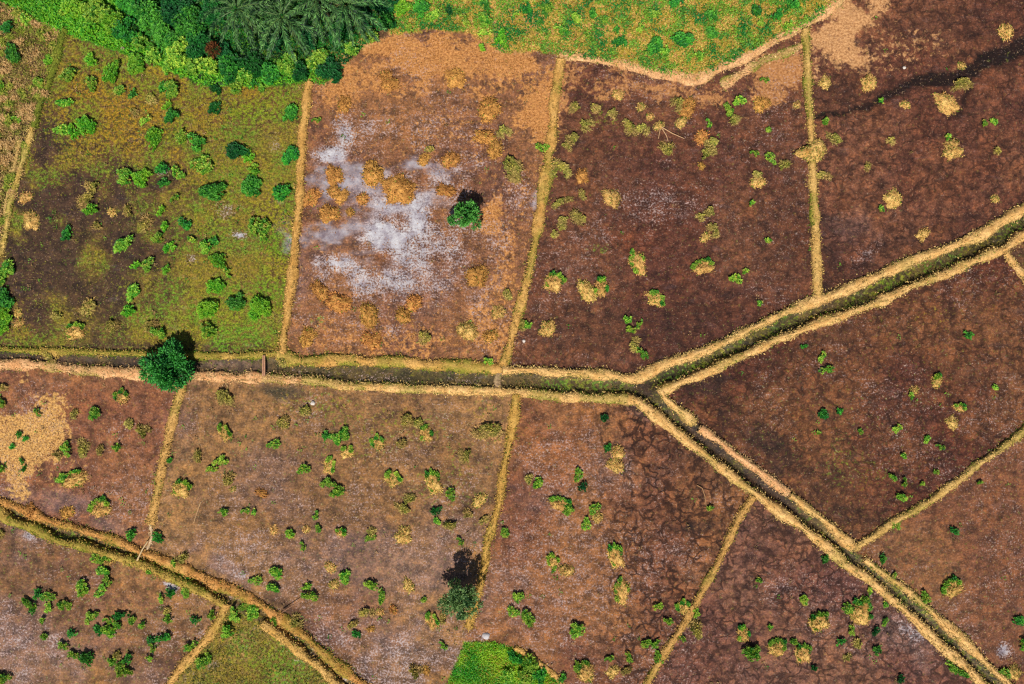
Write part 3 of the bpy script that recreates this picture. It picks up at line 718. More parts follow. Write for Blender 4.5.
def dome_geo(rpx, seed, ca, cb, hgt=.45):
    R0 = rpx * S; rings, seg = 7, 22; V = [(0, 0, R0 * hgt)]; r = np.random.default_rng(seed); ph = r.uniform(0, 60)
    for i in range(1, rings + 1):
        t = i / rings
        for k in range(seg):
            a = 2 * math.pi * k / seg
            e = float(outline(seed, a)[0])
            rr = R0 * t * e
            z = R0 * hgt * (1 - t ** 1.8) + (float(ND.v(np.array([ph + rr * 6 * math.cos(a)]), np.array([ph + rr * 6 * math.sin(a)]))[0]) - .5) * R0 * .22 * (t < .99)
            if i == rings: z = -.08
            V.append((rr * math.cos(a), rr * math.sin(a), z))
    V = np.array(V); F = []
    for k in range(seg):
        F.append((0, 1 + k, 1 + (k + 1) % seg))
    Q = []
    for i in range(rings - 1):
        for k in range(seg):
            a, b = 1 + i * seg + k, 1 + i * seg + (k + 1) % seg
            c, d = a + seg, b + seg
            Q += [(a, c, d), (a, d, b)]
    t = np.clip(NB.fbm(V[:, 0] * 3 + ph, V[:, 1] * 3, 3) * 1.6 - .3, 0, 1)
    return V, np.array(F + Q), mixcol(ca, cb, t)


SIZES = (3, 4, 5, 6, 7, 8, 10, 12, 14, 17, 20)


def size_of(r):
    return min(SIZES, key=lambda s: abs(s - r))


CACHE = {}


def src(key, fn):
    if key not in CACHE: CACHE[key] = fn()
    return CACHE[key]


def shrub_mesh(kind, r, var):
    s = size_of(r)
    return src(('shrub', kind, s, var), lambda: mesh_np('shrub_leaves', *(lambda g: (g[0], g[1], M_LEAF, g[2]))(shrub_geo(kind, s, 100 + s * 7 + var * 31 + ord(kind)))))


STRAWC = {'s': ((186, 136, 70), (236, 196, 118)), 'o': ((154, 102, 50), (222, 164, 88)), 'm': ((180, 132, 68), (236, 192, 114))}


def mound_parts(kind, r, var):
    s = size_of(r); ca, cb = (alb(*c) for c in STRAWC[kind])

    def make():
        hg = .4 if kind != 'o' else .34
        V, F, T = dome_geo(s * 1.0, s * 3 + var * 17, ca * .85, cb * .95, hg)
        a = mesh_np('mound', V, F, M_BANK, T, True)
        rr = np.random.default_rng(s * 11 + var * 5); R0 = s * S
        n = int(110 + 420 * R0 * R0)
        an = rr.uniform(0, 6.28, n); q = np.sqrt(rr.random(n)) * rr.uniform(.85, 1.12, n)
        ol = outline(s * 3 + var * 17, an); P = np.stack([R0 * q * np.cos(an) * ol, R0 * q * np.sin(an) * ol, R0 * hg * np.maximum(0, 1 - np.minimum(q, 1) ** 1.8) * .92 + .02], 1)
        D = np.stack([np.cos(an) * q, np.sin(an) * q, -.1 * q], 1) * .6 + rr.normal(0, .7, (n, 3)) * np.array([1, 1, .4])
        N = np.stack([np.cos(an) * q * .4, np.sin(an) * q * .4, np.ones(n)], 1) + rr.normal(0, .6, (n, 3))
        Cc = mixcol(ca * .62, cb * 1.15, np.clip(rr.normal(.55, .36, n), 0, 1))
        gr = rr.random(n) < (.2 if kind != 'o' else .04); Cc[gr] = alb(120, 146, 52)
        g = leaves(P, D, N, rr.uniform(.12, .28, n), rr.uniform(.045, .09, n), Cc, .15, .06)
        b = mesh_np('straw', g[0], g[1], M_STRAW, g[2])
        gs = []
        for j in range(max(3, int(s * .8))):                    # leafy fringe, mostly on the far side
            an = rr.normal(1.57, .95); q = R0 * rr.uniform(.6, 1.02)
            sg = shrub_geo('g' if rr.random() < .7 else 'd', max(1.8, s * .24), int(rr.integers(1e6)), .8)
            gs.append((sg[0] + np.array([q * math.cos(an), q * math.sin(an), .04]), sg[1], sg[2]))
        c = cat_geo(*gs); c = mesh_np('leafy_fringe', c[0], c[1], M_LEAF, c[2])
        return a, b, c
    return src(('mound', kind, s, var), make)


# ------------------------------------------------------------------ ground cover
def scatter(region, dens, maskfn=None, box=(-60, -40, 1084, 724)):
    x0, y0, x1, y1 = box
    a = (x1 - x0) * (y1 - y0) * S * S
    k = int(a * dens); x = rng.uniform(x0, x1, k); y = rng.uniform(y0, y1, k)
    m = inside(region, x, y) if region else np.ones(k, bool)
    if maskfn is not None: m &= rng.random(k) < maskfn(x, y)
    return x[m], y[m]


def cover_mesh(x, y, ca, cb, L, Wd, up=.6, zoff=.0, flat=.5, tilt=.5):
    n = len(x); z = ground_z(x, y) + zoff
    P = np.stack([(x - 512) * S, (342 - y) * S, z], 1)
    D = norm(np.stack([rng.normal(0, 1, n), rng.normal(0, 1, n), rng.uniform(.0, up, n) * 1.4], 1))
    N = np.tile([0, 0, 1.0], (n, 1)) + rng.normal(0, tilt, (n, 3))
    patch = np.clip((NB.fbm(x * .07, y * .07, 3) - .5) * 2.2 + .5 + rng.normal(0, .22, n), 0, 1)
    return leaves(P, D, N, rng.uniform(L * .6, L * 1.3, n), rng.uniform(Wd * .7, Wd * 1.3, n), mixcol(ca, cb, patch))


TOPB = (370, -40, 900, 90)
x, y = scatter(POLY['grass'], 120, lambda x, y: sstep(.42, .62, NA.fbm(x * .09, y * .09, 4)) * .9 + .1, TOPB)
g1 = cover_mesh(x, y, alb(28, 128, 50), alb(150, 190, 60), .2, .11, .7, .1)
x, y = scatter(POLY['grass'], 110, lambda x, y: sstep(.64, .42, NA.fbm(x * .09, y * .09, 4)), TOPB)
g2 = cover_mesh(x, y, alb(190, 160, 60), alb(232, 190, 100), .24, .07, .7)
V, F, T = cat_geo(g1, g2)
stuff('grass', mesh_np('weeds', V, F, M_LEAF, T), 'green weeds mixed with ochre grass filling the top field')
x, y = scatter(POLY['moss'], 42, lambda x, y: np.clip(par['moss'][np.clip(((x + 300) / ST).astype(int), 0, NX - 1), np.clip(((y + 260) / ST).astype(int), 0, NY - 1)], .05, 1), (-20, 20, 320, 360))
g1 = cover_mesh(x, y, alb(86, 134, 34), alb(182, 164, 72), .16, .05, .7)
stuff('grass', mesh_np('field_grass', *g1[:2], M_LEAF, g1[2]), 'thin olive and ochre grass over the mossy field')
x, y = scatter(POLY['patch'], 260, None, (430, 636, 630, 730))
g1 = cover_mesh(x, y, alb(58, 150, 26), alb(168, 204, 40), .24, .06, 1.2)
x, y = scatter(POLY['patch'], 40, lambda x, y: sstep(.5, .65, NC.fbm(x * .06, y * .06, 3)), (430, 636, 630, 730))
g2 = cover_mesh(x, y, alb(150, 120, 30), alb(176, 150, 50), .24, .06, 1.2, .05)
V, F, T = cat_geo(g1, g2)
stuff('grass', mesh_np('lush_grass', V, F, M_LEAF, T), 'bright lush green grass in the walled-off patch at the bottom')
x, y = scatter(POLY['olive'], 80, lambda x, y: .25 + .75 * sstep(.4, .6, NA.fbm(x * .05, y * .05, 4)), (160, 600, 420, 730))
g1 = cover_mesh(x, y, alb(58, 98, 26), alb(166, 146, 62), .17, .06, .8)
stuff('grass', mesh_np('corner_grass', *g1[:2], M_LEAF, g1[2]), 'olive grass and low weeds in the small bottom field')
x, y = scatter(POLY['strip'], 90, None, (-40, 0, 70, 360))
g1 = cover_mesh(x, y, alb(120, 130, 44), alb(232, 186, 126), .24, .07, .8)
gs = [g1]
x, y = scatter(POLY['strip'], 1.1, None, (-40, 5, 66, 352))
for j in range(len(x)):
    q = rng.random(); rr_ = rng.uniform(3, 7)
    ca, cb = ((176, 130, 74), (238, 196, 136)) if q < .62 else ((90, 130, 36), (196, 190, 80))
    t_ = tuft_geo(rr_, int(rng.integers(1e6)), alb(*ca), alb(*cb), 1.2)
    gs.append((t_[0] + np.array(W(x[j], y[j])), t_[1], t_[2]))
g1 = cat_geo(*gs)
stuff('grass', mesh_np('strip_grass', *g1[:2], M_STRAW, g1[2]), 'mixed straw and green grass on the strip at the left edge')
# thicket floor: bright fringe and deep undergrowth
th = POLY['thicket']
x, y = scatter(th, 190, lambda x, y: np.clip(.35 + (x < 130) * .4, 0, 1), (-40, -40, 400, 95))
fr = np.clip(sstep(30, 4, dist_line([(62, 32), (150, 62), (200, 85), (250, 88), (309, 82)], x, y)) + (x < 125) * .8, 0, 1)
g = cover_mesh(x, y, alb(8, 58, 22), alb(46, 136, 44), .26, .12, .9, .05)
tt = np.repeat(fr, 4)[:, None]
tint2 = np.repeat(mixcol(alb(60, 160, 36), alb(150, 206, 48), rng.random(len(x))), 4, 0)
stuff('undergrowth', mesh_np('undergrowth', g[0], g[1], M_LEAF, g[2] * (1 - tt) + tint2 * tt), 'leafy green undergrowth around the palms and bushes')
x, y = scatter(POLY['salt'], 34, lambda x, y: par['tan'][np.clip(((x + 300) / ST).astype(int), 0, NX - 1), np.clip(((y + 260) / ST).astype(int), 0, NY - 1)] ** 1.5, (280, 20, 570, 370))
x2, y2 = scatter(POLY['left'], 60, lambda x, y: sstep(.5, .9, par['tan'][np.clip(((x + 300) / ST).astype(int), 0, NX - 1), np.clip(((y + 260) / ST).astype(int), 0, NY - 1)]), (-30, 370, 120, 500))
g1 = cover_mesh(x, y, alb(160, 106, 50), alb(206, 154, 88), .2, .05, .5)
g2 = cover_mesh(x2, y2, alb(206, 156, 100), alb(244, 208, 150), .2, .05, .6)
V, F, T = cat_geo(g1, g2)
stuff('dry_grass', mesh_np('dry_grass', V, F, M_STRAW, T), 'flattened dry grass on the tan patches of the fields')
xs, ys, = [], []
for k, dn in (('canal', 40), ('swditch', 50)):
    x, y = scatter(POLY[k], dn, lambda x, y: sstep(.45, .65, NA.fbm(x * .05, y * .09, 3)) * np.clip(1 - C['dark'][np.clip(((x + 300) / ST).astype(int), 0, NX - 1), np.clip(((y + 260) / ST).astype(int), 0, NY - 1)], 0, 1)); kp = (x > 520) | (rng.random(len(x)) < .35) | (k != 'canal'); xs.append(x[kp]); ys.append(y[kp])
x = np.concatenate(xs); y = np.concatenate(ys)
g1 = cover_mesh(x, y, alb(44, 62, 20), alb(116, 108, 44), .2, .05, .6)
stuff('ditch_weeds', mesh_np('ditch_weeds', *g1[:2], M_LEAF, g1[2]), 'low dark green weeds growing on the floor of the ditches')


gs = []
for k, dn in (('moss', .5), ('sw', .35), ('wide', .22), ('left', .25), ('red', .12), ('cent', .15), ('crack', .15), ('se', .12), ('tri', .1), ('streak', .05), ('olive', .5), ('salt', .1)):
    x, y = scatter(POLY[k], dn, lambda x, y: sstep(.4, .62, NC.fbm(x * .03, y * .03, 4)))
    n = len(x); m = 7; i = np.repeat(np.arange(n), m); ph = rng.uniform(0, 6.28, n * m); rad = rng.uniform(.02, .16, n * m)
    P = np.stack([(x[i] - 512) * S + rad * np.cos(ph), (342 - y[i]) * S + rad * np.sin(ph), ground_z(x[i], y[i]) + rng.uniform(.02, .12, n * m)], 1)
    D = np.stack([np.cos(ph), np.sin(ph), rng.uniform(.1, .8, n * m)], 1)
    ty = rng.random(n)
    cc = np.where((ty < .55)[:, None], mixcol(alb(60, 140, 36), alb(150, 200, 70), rng.random(n)), mixcol(alb(140, 116, 66), alb(210, 172, 116), rng.random(n)))
    gs.append(leaves(P, D, np.tile([0, 0, 1.0], (n * m, 1)) + rng.normal(0, .3, (n * m, 3)), rng.uniform(.09, .2, n * m), rng.uniform(.06, .1, n * m), cc[i]))
g1 = cat_geo(*gs)
stuff('ground_cover', mesh_np('sprouts', *g1[:2], M_LEAF, g1[2]), 'tiny green and straw-coloured sprouts sprinkled over the bare fields')


# ------------------------------------------------------------------ plants: where they stand (x, y, radius in picture pixels)
ITEMS = {
 'g': """70 76 8|92 62 6|92 84 6|113 74 9|120 92 6|137 66 10|66 104 6|87 126 9|64 130 6|74 133 6|146 122 5|155 139 9|182 138 7|168 107 5|172 89 10|248 157 6|203 164 9|253 171 7|126 174 7|145 175 6|179 175 6
 28 21 8|42 84 6|51 61 6|18 120 5|1 88 4|63 12 5|92 211 6|126 182 8|142 180 8|176 199 5|162 212 5|126 244 10|166 227 5|158 240 7|171 246 7|193 240 4|137 266 5|148 265 6|167 270 5|208 249 8|220 261 8|229 273 5|216 286 8|133 294 9|130 312 6|162 333 8|208 309 10|210 331 9|255 315 6|4 273 11|5 320 10
 262 230 10|263 307 10|317 121 5|489 361 5|543 149 6|708 124 5|729 112 8|738 101 6|754 154 5|751 203 4|735 278 6|745 271 4|759 304 4|626 320 5|639 324 5|630 330 5|642 354 7|767 241 4|768 130 3|769 159 6|764 81 5
 880 101 4|825 122 4|947 137 4|984 124 4|993 122 4|880 209 4|821 358 5|826 370 7|910 395 4|896 429 5|926 439 4|939 447 5|903 456 4|892 477 4|903 482 5|901 497 6|936 472 3|921 483 3|994 387 3|860 432 3|818 433 3
 895 525 5|925 597 6|893 575 4|1023 641 8|1003 671 6|978 482 3|803 600 6|847 608 8|864 601 6|851 630 5|950 666 7|960 672 6|769 626 4|793 641 4|869 590 4|885 604 4|884 621 4|750 651 11|759 580 4
 579 474 6|538 483 6|568 508 8|593 508 6|709 508 4|505 533 6|587 524 6|554 568 4|517 597 8|513 612 6|528 617 9|658 605 5|667 621 5|576 630 10|645 643 6|655 642 5|609 658 5|629 657 5|659 657 6|681 638 5|696 612 5|526 325 5
 222 461 7|212 469 5|226 512 5|246 511 5|255 512 4|275 443 6|337 439 6|345 435 7|304 468 6|329 483 7|339 490 7|450 494 6|316 515 5|291 534 6|319 528 4|303 546 5|370 538 5|437 521 4|460 541 5|276 571 7|257 579 6|274 587 6|345 578 7|371 584 8|382 596 6|313 595 9|307 587 5|443 645 5|424 599 3|276 620 5|253 612 9|245 606 6
 117 448 5|68 448 7|3 403 6|1 468 5|39 412 5|96 412 7|97 559 6|104 570 7|108 580 6|103 590 7|30 603 7|50 607 6|62 605 5|93 616 8|109 629 8|118 624 5|143 625 5|74 654 6|112 661 6|153 647 6|186 591 7|212 613 6|43 620 4|46 636 4|191 645 8|150 572 4|229 632 9|203 661 10|235 614 7|3 678 8""",
 'd': """134 96 5|199 142 8|173 117 8|163 88 6|163 169 6|8 28 8|16 56 9|164 184 5|213 191 11|253 187 11|68 234 6|187 224 6|216 241 5|237 303 10|5 299 10|282 195 9|292 114 9|292 155 9|255 84 4
 967 336 5|804 347 4|822 414 7|838 412 4|953 530 5|881 558 6|1018 620 6|824 559 5|840 640 5|877 649 5|607 448 5|562 678 6|326 436 5|357 634 5|20 435 4|13 446 3|23 460 4|25 468 3|26 439 3|170 460 3
 84 587 10|39 592 6|49 595 7|33 611 5|69 604 6|99 630 6|109 620 6|122 615 8|133 620 5|72 633 6|64 645 6|88 657 10|122 668 9|129 657 6|130 670 6|151 640 6|151 657 5|165 636 7|162 599 5|171 593 6|168 617 6|195 620 6|132 534 6|159 538 7|174 563 5|183 575 6|209 659 6""",
 'D': """216 90 8|215 107 7|239 152 11|604 418 5|583 486 6|436 510 6|875 630 5|813 668 4|900 679 5""",
 'y': """135 113 4|151 99 6|89 199 9|95 188 7|129 211 6|145 226 8|97 226 4|89 307 10|58 316 5|113 325 8|150 327 8|284 361 7|431 150 3|503 131 7|513 170 13|426 338 8
 575 107 6|595 108 7|612 113 5|585 125 7|629 126 8|642 128 6|667 151 8|574 138 6|567 147 4|678 103 7|713 142 6|705 154 7|733 120 6|560 168 9|757 175 5|553 174 6|567 173 5|560 202 6|582 195 5|579 217 10|563 220 5|562 227 4|554 234 4|710 212 5|700 217 4|712 227 5|715 234 4|522 325 6|508 294 7|633 345 6|784 166 6
 836 139 6|821 175 6|890 141 4|867 167 3|997 151 3|961 83 9|857 643 5|529 479 4|626 670 5|695 630 9|224 395 10|199 456 6|229 481 6|283 422 8|305 410 6|401 443 7|408 419 8|418 422 6|488 431 13|467 456 7|410 499 6|405 508 6|468 514 5|450 524 6|484 520 5|366 611 6|353 624 5|443 618 5|414 672 7|296 622 7
 130 425 7|142 432 7|101 450 5|83 450 8|59 454 5|75 414 5|2 387 5|50 356 6|167 611 4|118 654 5|183 559 6|1 534 5|847 657 3|371 532 5""",
 's': """112 212 5|26 198 7|31 221 10|18 313 5|19 323 5|468 330 12|499 312 8|618 95 6|641 107 5|650 117 4|659 126 5|681 122 6|612 199 10|705 237 5|758 182 8|587 290 12|547 328 9|797 105 4|825 83 7|868 83 9|1005 32 9|961 66 4|946 104 12|905 105 5|812 153 14|951 150 11|892 199 10|923 234 7|995 199 4
 914 390 5|952 423 7|1014 672 8|618 452 8|616 466 9|597 517 6|566 570 8|613 671 7|233 489 3|480 500 8|274 530 5|403 535 10|330 567 6|334 584 6|409 586 7|307 529 4|380 612 4""",
 'm': """76 332 10|637 263 11|702 267 10|554 283 11|601 287 9|655 299 9|936 381 6|959 407 6|951 588 11|819 622 11|859 612 14|776 647 10|803 654 10|743 633 8|560 504 10|616 557 11|621 591 11|553 561 7|683 607 8|585 671 12
 225 433 8|182 489 10|347 452 7|329 466 8|378 443 8|426 433 8|393 479 9|434 483 11|341 532 6|432 621 8|122 397 8|74 479 13|100 508 11|108 561 6""",
 'o': """334 175 10|374 174 13|400 190 17|312 198 9|334 191 6|342 197 7|329 213 10|363 199 6|350 212 4|320 290 9|339 302 11|370 316 12|404 315 8|414 303 9|478 277 11|372 341 10|491 336 7|307 338 9|424 160 6|451 160 9|488 110 13|388 82 10|455 79 10|345 105 8|484 137 9|495 150 9|447 191 8|687 108 9|701 137 7|582 176 7|701 166 3|759 105 7|765 104 6|262 493 5|68 512 7|32 512 8|371 629 3|393 609 4|426 670 4""",
}
WEEDS = """755 12 9 d|776 16 9 d|712 35 9 d|685 40 13 d|711 16 8 d|792 4 8 d|787 26 7 g|760 23 6 g|620 43 10 d|655 45 12 d|675 5 9 d|652 15 10 g|592 14 8 d|577 20 8 g|561 31 9 g|588 37 7 g|541 22 5 d|663 53 7 g|547 9 8 g|617 30 5 d|526 668 13 g|514 656 8 d|540 676 8 d|508 674 9 g|449 12 6 D|422 9 13 d|434 16 10 g|402 9 12 l|484 19 9 g|485 7 8 d|500 40 11 l|484 34 7 g|482 48 5 l|506 47 5 l|466 22 7 g|526 9 8 d|516 15 6 g|409 29 6 g|700 58 7 g|735 30 6 g|640 30 6 g|605 20 5 g"""

DESC = {'moss': 'mossy field', 'strip': 'left straw strip', 'thicket': 'palm thicket', 'salt': 'salt-crusted field', 'grass': 'top grass field', 'red': 'dark reddish field', 'streak': 'streaked mud field', 'canal': 'main ditch',
        'tri': 'dark triangular field', 'corner': 'right edge field', 'se': 'bottom right field', 'crack': 'cracked wedge field', 'cent': 'bottom centre field', 'patch': 'lush green patch', 'wide': 'wide brown field', 'left': 'straw-patch field',
        'swditch': 'lower left ditch', 'sw': 'bottom left field', 'olive': 'olive grassy field'}
SPECIAL = {'moss': [('the round ditch-bank tree', 169, 366), ('the palms', 270, 55), ('the bare mud', 70, 225)], 'salt': [('the lone dark tree', 463, 216), ('the white salt crust', 375, 225)], 'wide': [('the tall sparse tree', 461, 600), ('the dark pool', 279, 391), ('the round ditch-bank tree', 169, 366)],
           'left': [('the big straw patch', 34, 443), ('the round ditch-bank tree', 169, 366)], 'streak': [('the dark run-off streak', 960, 75)], 'grass': [('the sandy track corner', 695, 80)], 'cent': [('the lush green patch', 500, 660)]}
ORD = ['', 'second ', 'third ', 'fourth ', 'fifth ', 'sixth ', 'seventh ', 'eighth ', 'ninth ', 'tenth ', 'eleventh ', 'twelfth ', 'thirteenth ', 'fourteenth ', 'fifteenth ', 'sixteenth ', 'seventeenth ', 'eighteenth ', 'nineteenth ', 'twentieth ']
LOOK = {'g': 'green leafy shrub', 'd': 'dark green shrub', 'D': 'very dark dense shrub', 'y': 'yellowish grass tuft', 's': 'straw tussock', 'm': 'green-fringed mound', 'o': 'rusty brown mound', 'l': 'lime green shrub'}
NAME = {'g': 'green_shrub', 'd': 'dark_shrub', 'D': 'dark_shrub', 'y': 'grass_tuft', 's': 'straw_tussock', 'm': 'straw_mound', 'o': 'rusty_mound', 'l': 'green_shrub'}
CAT = {'g': 'shrub', 'd': 'shrub', 'D': 'shrub', 'l': 'shrub', 'y': 'grass tuft', 's': 'tussock', 'm': 'mound', 'o': 'mound'}
GRP = {'g': 'green shrubs dotted over the fields', 'd': 'dark green shrubs dotted over the fields', 'D': 'dark green shrubs dotted over the fields', 'l': 'green shrubs dotted over the fields', 'y': 'yellowish grass tufts in the fields', 's': 'straw tussocks in the fields', 'm': 'straw mounds with leafy fringes', 'o': 'rusty brown mounds in the fields'}

things = []
for k in ('m', 's', 'o', 'D', 'd', 'g', 'y'):
    for t in ITEMS[k].replace('\n', '|').split('|'):
        if t.strip():
            x, y, r = map(float, t.split())
            if all((x - a[0]) ** 2 + (y - a[1]) ** 2 > 9 for a in things): things.append((x, y, r, k))
things = [(x, y, r * 1.14, 'l' if k == 'g' and i % 2 else k) if (x < 300 and 50 < y < 345 and k in 'gd') else (x, y, r, k) for i, (x, y, r, k) in enumerate(things)]
things = [(x, y, r * .86, 'g' if k == 'd' and i % 2 else k) if (y > 560 and x < 220) else (x, y, r * .95 if k in 'gdD' else r, k) for i, (x, y, r, k) in enumerate(things)]
for t in WEEDS.split('|'):
    x, y, r, k = t.split(); things.append((float(x), float(y), float(r) * (.78 if float(y) < 80 else 1), k))


def field_of(x, y):
    a = np.array([x]), np.array([y])
    for k in ORDER:
        if inside(POLY[k], *a)[0]: return k
    return min(ORDER, key=lambda k: dist_line(POLY[k], *a, True)[0])


CORN = {}
for k, p in POLY.items():
    q = resample(p + p[:1], 6)[0]; q = q[(q[:, 0] > -1) & (q[:, 0] < 1025) & (q[:, 1] > -1) & (q[:, 1] < 685)]
    if not len(q): continue
    f = lambda a, b: tuple(q[np.argmin(q[:, 0] * a + q[:, 1] * b)])
    CORN[k] = [('top left corner', *f(1, 1)), ('top right corner', *f(-1, 1)), ('bottom left corner', *f(1, -1)), ('bottom right corner', *f(-1, -1)),
               ('top edge', *f(.03, 1)), ('bottom edge', *f(.03, -1)), ('left edge', *f(1, .03)), ('right edge', *f(-1, .03))][:4]
groups = {}
for i, (x, y, r, k) in enumerate(things):
    f = field_of(x, y)
    size = 'small ' if r < 5.5 else 'big ' if r >= 9 else ''
    groups.setdefault((f, size + LOOK[k]), []).append(i)
LABEL = {}
for (f, look), mem in groups.items():
    if len(mem) == 1:
        x, y, r, k = things[mem[0]]
        LABEL[mem[0]] = f'the only {look} in the {DESC[f]}' if len(look.split()) < 9 else look
        continue
    used = set()
    opts = [(f'the {n} of the {DESC[f]}', x, y, 1) for n, x, y in CORN[f]] + [(n, x, y, 0) for n, x, y in SPECIAL.get(f, [])]
    cand = []
    for o in opts:
        rk = sorted(mem, key=lambda i: (things[i][0] - o[1]) ** 2 + (things[i][1] - o[2]) ** 2)
        for j, i in enumerate(rk): cand.append((j, i, o))
    for j, i, o in sorted(cand, key=lambda c: c[0]):
        if i in LABEL: continue
        ordw = ORD[min(j, len(ORD) - 1)]
        LABEL[i] = f'{look} {ordw}closest to {o[0]}' if o[3] else f'{look} in the {DESC[f]}, {ordw}closest to {o[0]}'

VAR = 3
for i, (x, y, r, k) in enumerate(things):
    z = float(ground_z(x, y)) + (.2 if (x, y) == (812, 153) else 0); s0 = size_of(r); sc = r / s0; var = i % VAR
    loc = W(x, y, 0); loc = (loc[0], loc[1], z)
    rz = random.uniform(0, 6.28)
    if k == 'y':
        me = src(('tuft', s0, var), lambda: mesh_np('tuft', *(lambda g: (g[0], g[1], M_STRAW, g[2]))(cat_geo(tuft_geo(s0, s0 + var * 7, alb(116, 104, 46), alb(204, 172, 104), 1.1), shrub_geo('y', s0 * .8, s0 * 3 + var)))))
        o = link(NAME[k], me, None, loc)
    elif k in 'smo':
        a, b, c = mound_parts(k, r, var)
        o = link(NAME[k], None, None, loc)
        link('mound', a, o); link('dry_leaves', b, o)
        if k == 'm': link('foliage', c, o); rz = random.uniform(-.5, .5)
    else:
        o = link(NAME[k], shrub_mesh(k, r, var), None, loc)
    o.rotation_euler = (0, 0, rz)
    ax = random.uniform(.8, 1.25); sc *= .9 if k in 'sm' else 1
    o.scale = (sc * ax, sc / ax, sc * random.uniform(.9, 1.15))
    o['label'] = LABEL[i]; o['category'] = CAT[k]; o['group'] = GRP[k]


# ------------------------------------------------------------------ trees
def tree_geo(R0, hc, seed, kind, n, leaf, flat=.75, lobes=26, gap=0.0):
    r = np.random.default_rng(seed); G = []
    cen = []
    for i in range(lobes):
        u = rand_dirs(1, -.25, r)[0]; q = R0 * r.uniform(.3, .98)
        c = np.array([u[0] * q, u[1] * q, hc + u[2] * q * flat]); cen.append(c)
        lr = R0 * r.uniform(.15, .36); m = n // lobes
        d = rand_dirs(m, -.5, r); P = c + d * lr * r.uniform(.3, 1, m)[:, None]
        D = norm(d + u * .5 + r.normal(0, .45, (m, 3))); N = d * .4 + np.array([0, 0, .9]) + r.normal(0, .4, (m, 3))
        t = np.clip(r.normal(.45, .28, m) + r.uniform(-.25, .25), 0, 1)
        G.append(leaves(P, D, N, r.uniform(leaf[0] * .7, leaf[0] * 1.3, m), r.uniform(leaf[1] * .7, leaf[1] * 1.3, m), mixcol(alb(*PAL[kind][0]), alb(*PAL[kind][1]), t)))
    return cat_geo(*G), cen


def tree(name, label, px, py, R0, hc, seed, kind, n, leaf, lobes=26, rt=.13, flat=.75):
    x, y, _ = W(px, py, hc); o = link(name, None, None, (x, y, float(ground_z(512 + x / S, 342 - y / S)) - .05))
    o['label'] = label; o['category'] = 'tree'
    g, cen = tree_geo(R0, hc, seed, kind, n, leaf, flat, lobes)
    link('crown', mesh_np('crown', g[0], g[1], M_LEAF, g[2]), o)
    bc = alb(96, 78, 58)
    link('trunk', mesh_np('trunk', *(lambda t: (t[0], t[1], M_BARK, t[2]))(tube([(0, 0, 0), (.04, .02, hc * .3), (.02, -.03, hc * .62), (0, 0, hc)], [rt * 1.25, rt, rt * .8, rt * .4], bc, 9)), True), o)
    for c in cen[::3]:
        st = np.array([.02, 0, hc * .55])
        lm = link('limb', mesh_np('limb', *(lambda t: (t[0], t[1], M_BARK, t[2]))(tube([st, st * .5 + c * .5 + np.array([0, 0, .12]), c], [rt * .55, rt * .35, rt * .12], bc, 5)), True), o)
    return o


tree('round_tree', 'round bushy dark green tree covering the ditch bank at its left half', 169, 366, 2.15, .9, 3, 'T', 6000, (.3, .13), 40, .14, .6)
tree('dark_tree', 'lone compact dark green tree standing in the salt-crusted field', 464, 216, 1.35, 1.3, 4, 'T', 2800, (.22, .11), 24, .1, .85)
tree('sparse_tree', 'tall sparse grey-green tree throwing a long dark shadow beside the bank', 461, 600, 1.6, 1.9, 8, 'S', 3300, (.26, .1), 30, .09, .8)

# bushes of the thicket
BUSH = """95 8 16 g|112 20 13 l|84 26 11 l|76 6 12 l|128 -4 17 d|125 30 13 d|146 12 17 d|138 40 11 g|162 32 16 d|172 4 18 D|186 22 17 d|176 52 14 g|196 44 14 D|206 66 13 g|190 68 10 g|228 68 13 d|244 74 11 g|252 62 13 D|222 50 12 D|270 72 12 d|288 62 12 g|196 -12 18 D|300 72 10 D|330 68 13 D|318 58 11 g|350 48 10 g|372 36 9 g|386 22 11 d|384 2 14 D|212 8 14 D|150 -20 18 d|105 -22 16 g|262 -20 18 D|320 -22 18 D|366 -18 18 D|236 86 8 g|168 66 9 g|150 54 9 g|262 88 6 g|308 40 12 D|270 40 13 D|340 30 12 D|362 18 13 D|310 12 13 D"""
bl = []
for t in BUSH.split('|'):
    x, y, r, k = t.split(); bl.append((float(x), float(y), float(r), k))
LK = {'g': 'green bush', 'l': 'lime green bush', 'd': 'dark green bush', 'D': 'blackish green bush'}
TMARK = [('the thicket left end', 70, 10), ('the red-brown dead bush', 212, 48), ('the leftmost palm', 238, 18), ('the rightmost palm', 345, 8), ('the salt field corner', 318, 84), ('the lower thicket fringe', 200, 84)]
BL = {}
for k in 'gldD':
    mem = [i for i, b in enumerate(bl) if b[3] == k and b[1] + b[2] > 0]; cand = []
    for o in TMARK:
        for j, i in enumerate(sorted(mem, key=lambda i: (bl[i][0] - o[1]) ** 2 + (bl[i][1] - o[2]) ** 2)): cand.append((j, i, o))
    for j, i, o in sorted(cand, key=lambda c: c[0]):
        if i not in BL: BL[i] = f'{LK[k]} {ORD[j]}closest to {o[0]} among the palm thicket'
for i, (x, y, r, k) in enumerate(bl):
    hb = r * S * .5
    me = src(('bush', k, size_of(r), i % 3), lambda: mesh_np('bush_leaves', *(lambda g: (g[0], g[1], M_LEAF, g[2]))(shrub_geo(k, size_of(r), 900 + i, 1.0, 1.0, (.2, .1), 0))))
    p = W(x, y, hb)
    o = link('bush', me, None, (p[0], p[1], 0)); o.rotation_euler.z = random.uniform(0, 6.28); o.scale = [r / size_of(r)] * 3
    o['label'] = BL.get(i, f'{LK[k]} at the upper edge of the palm thicket'); o['category'] = 'bush'; o['group'] = 'bushes of the palm thicket'

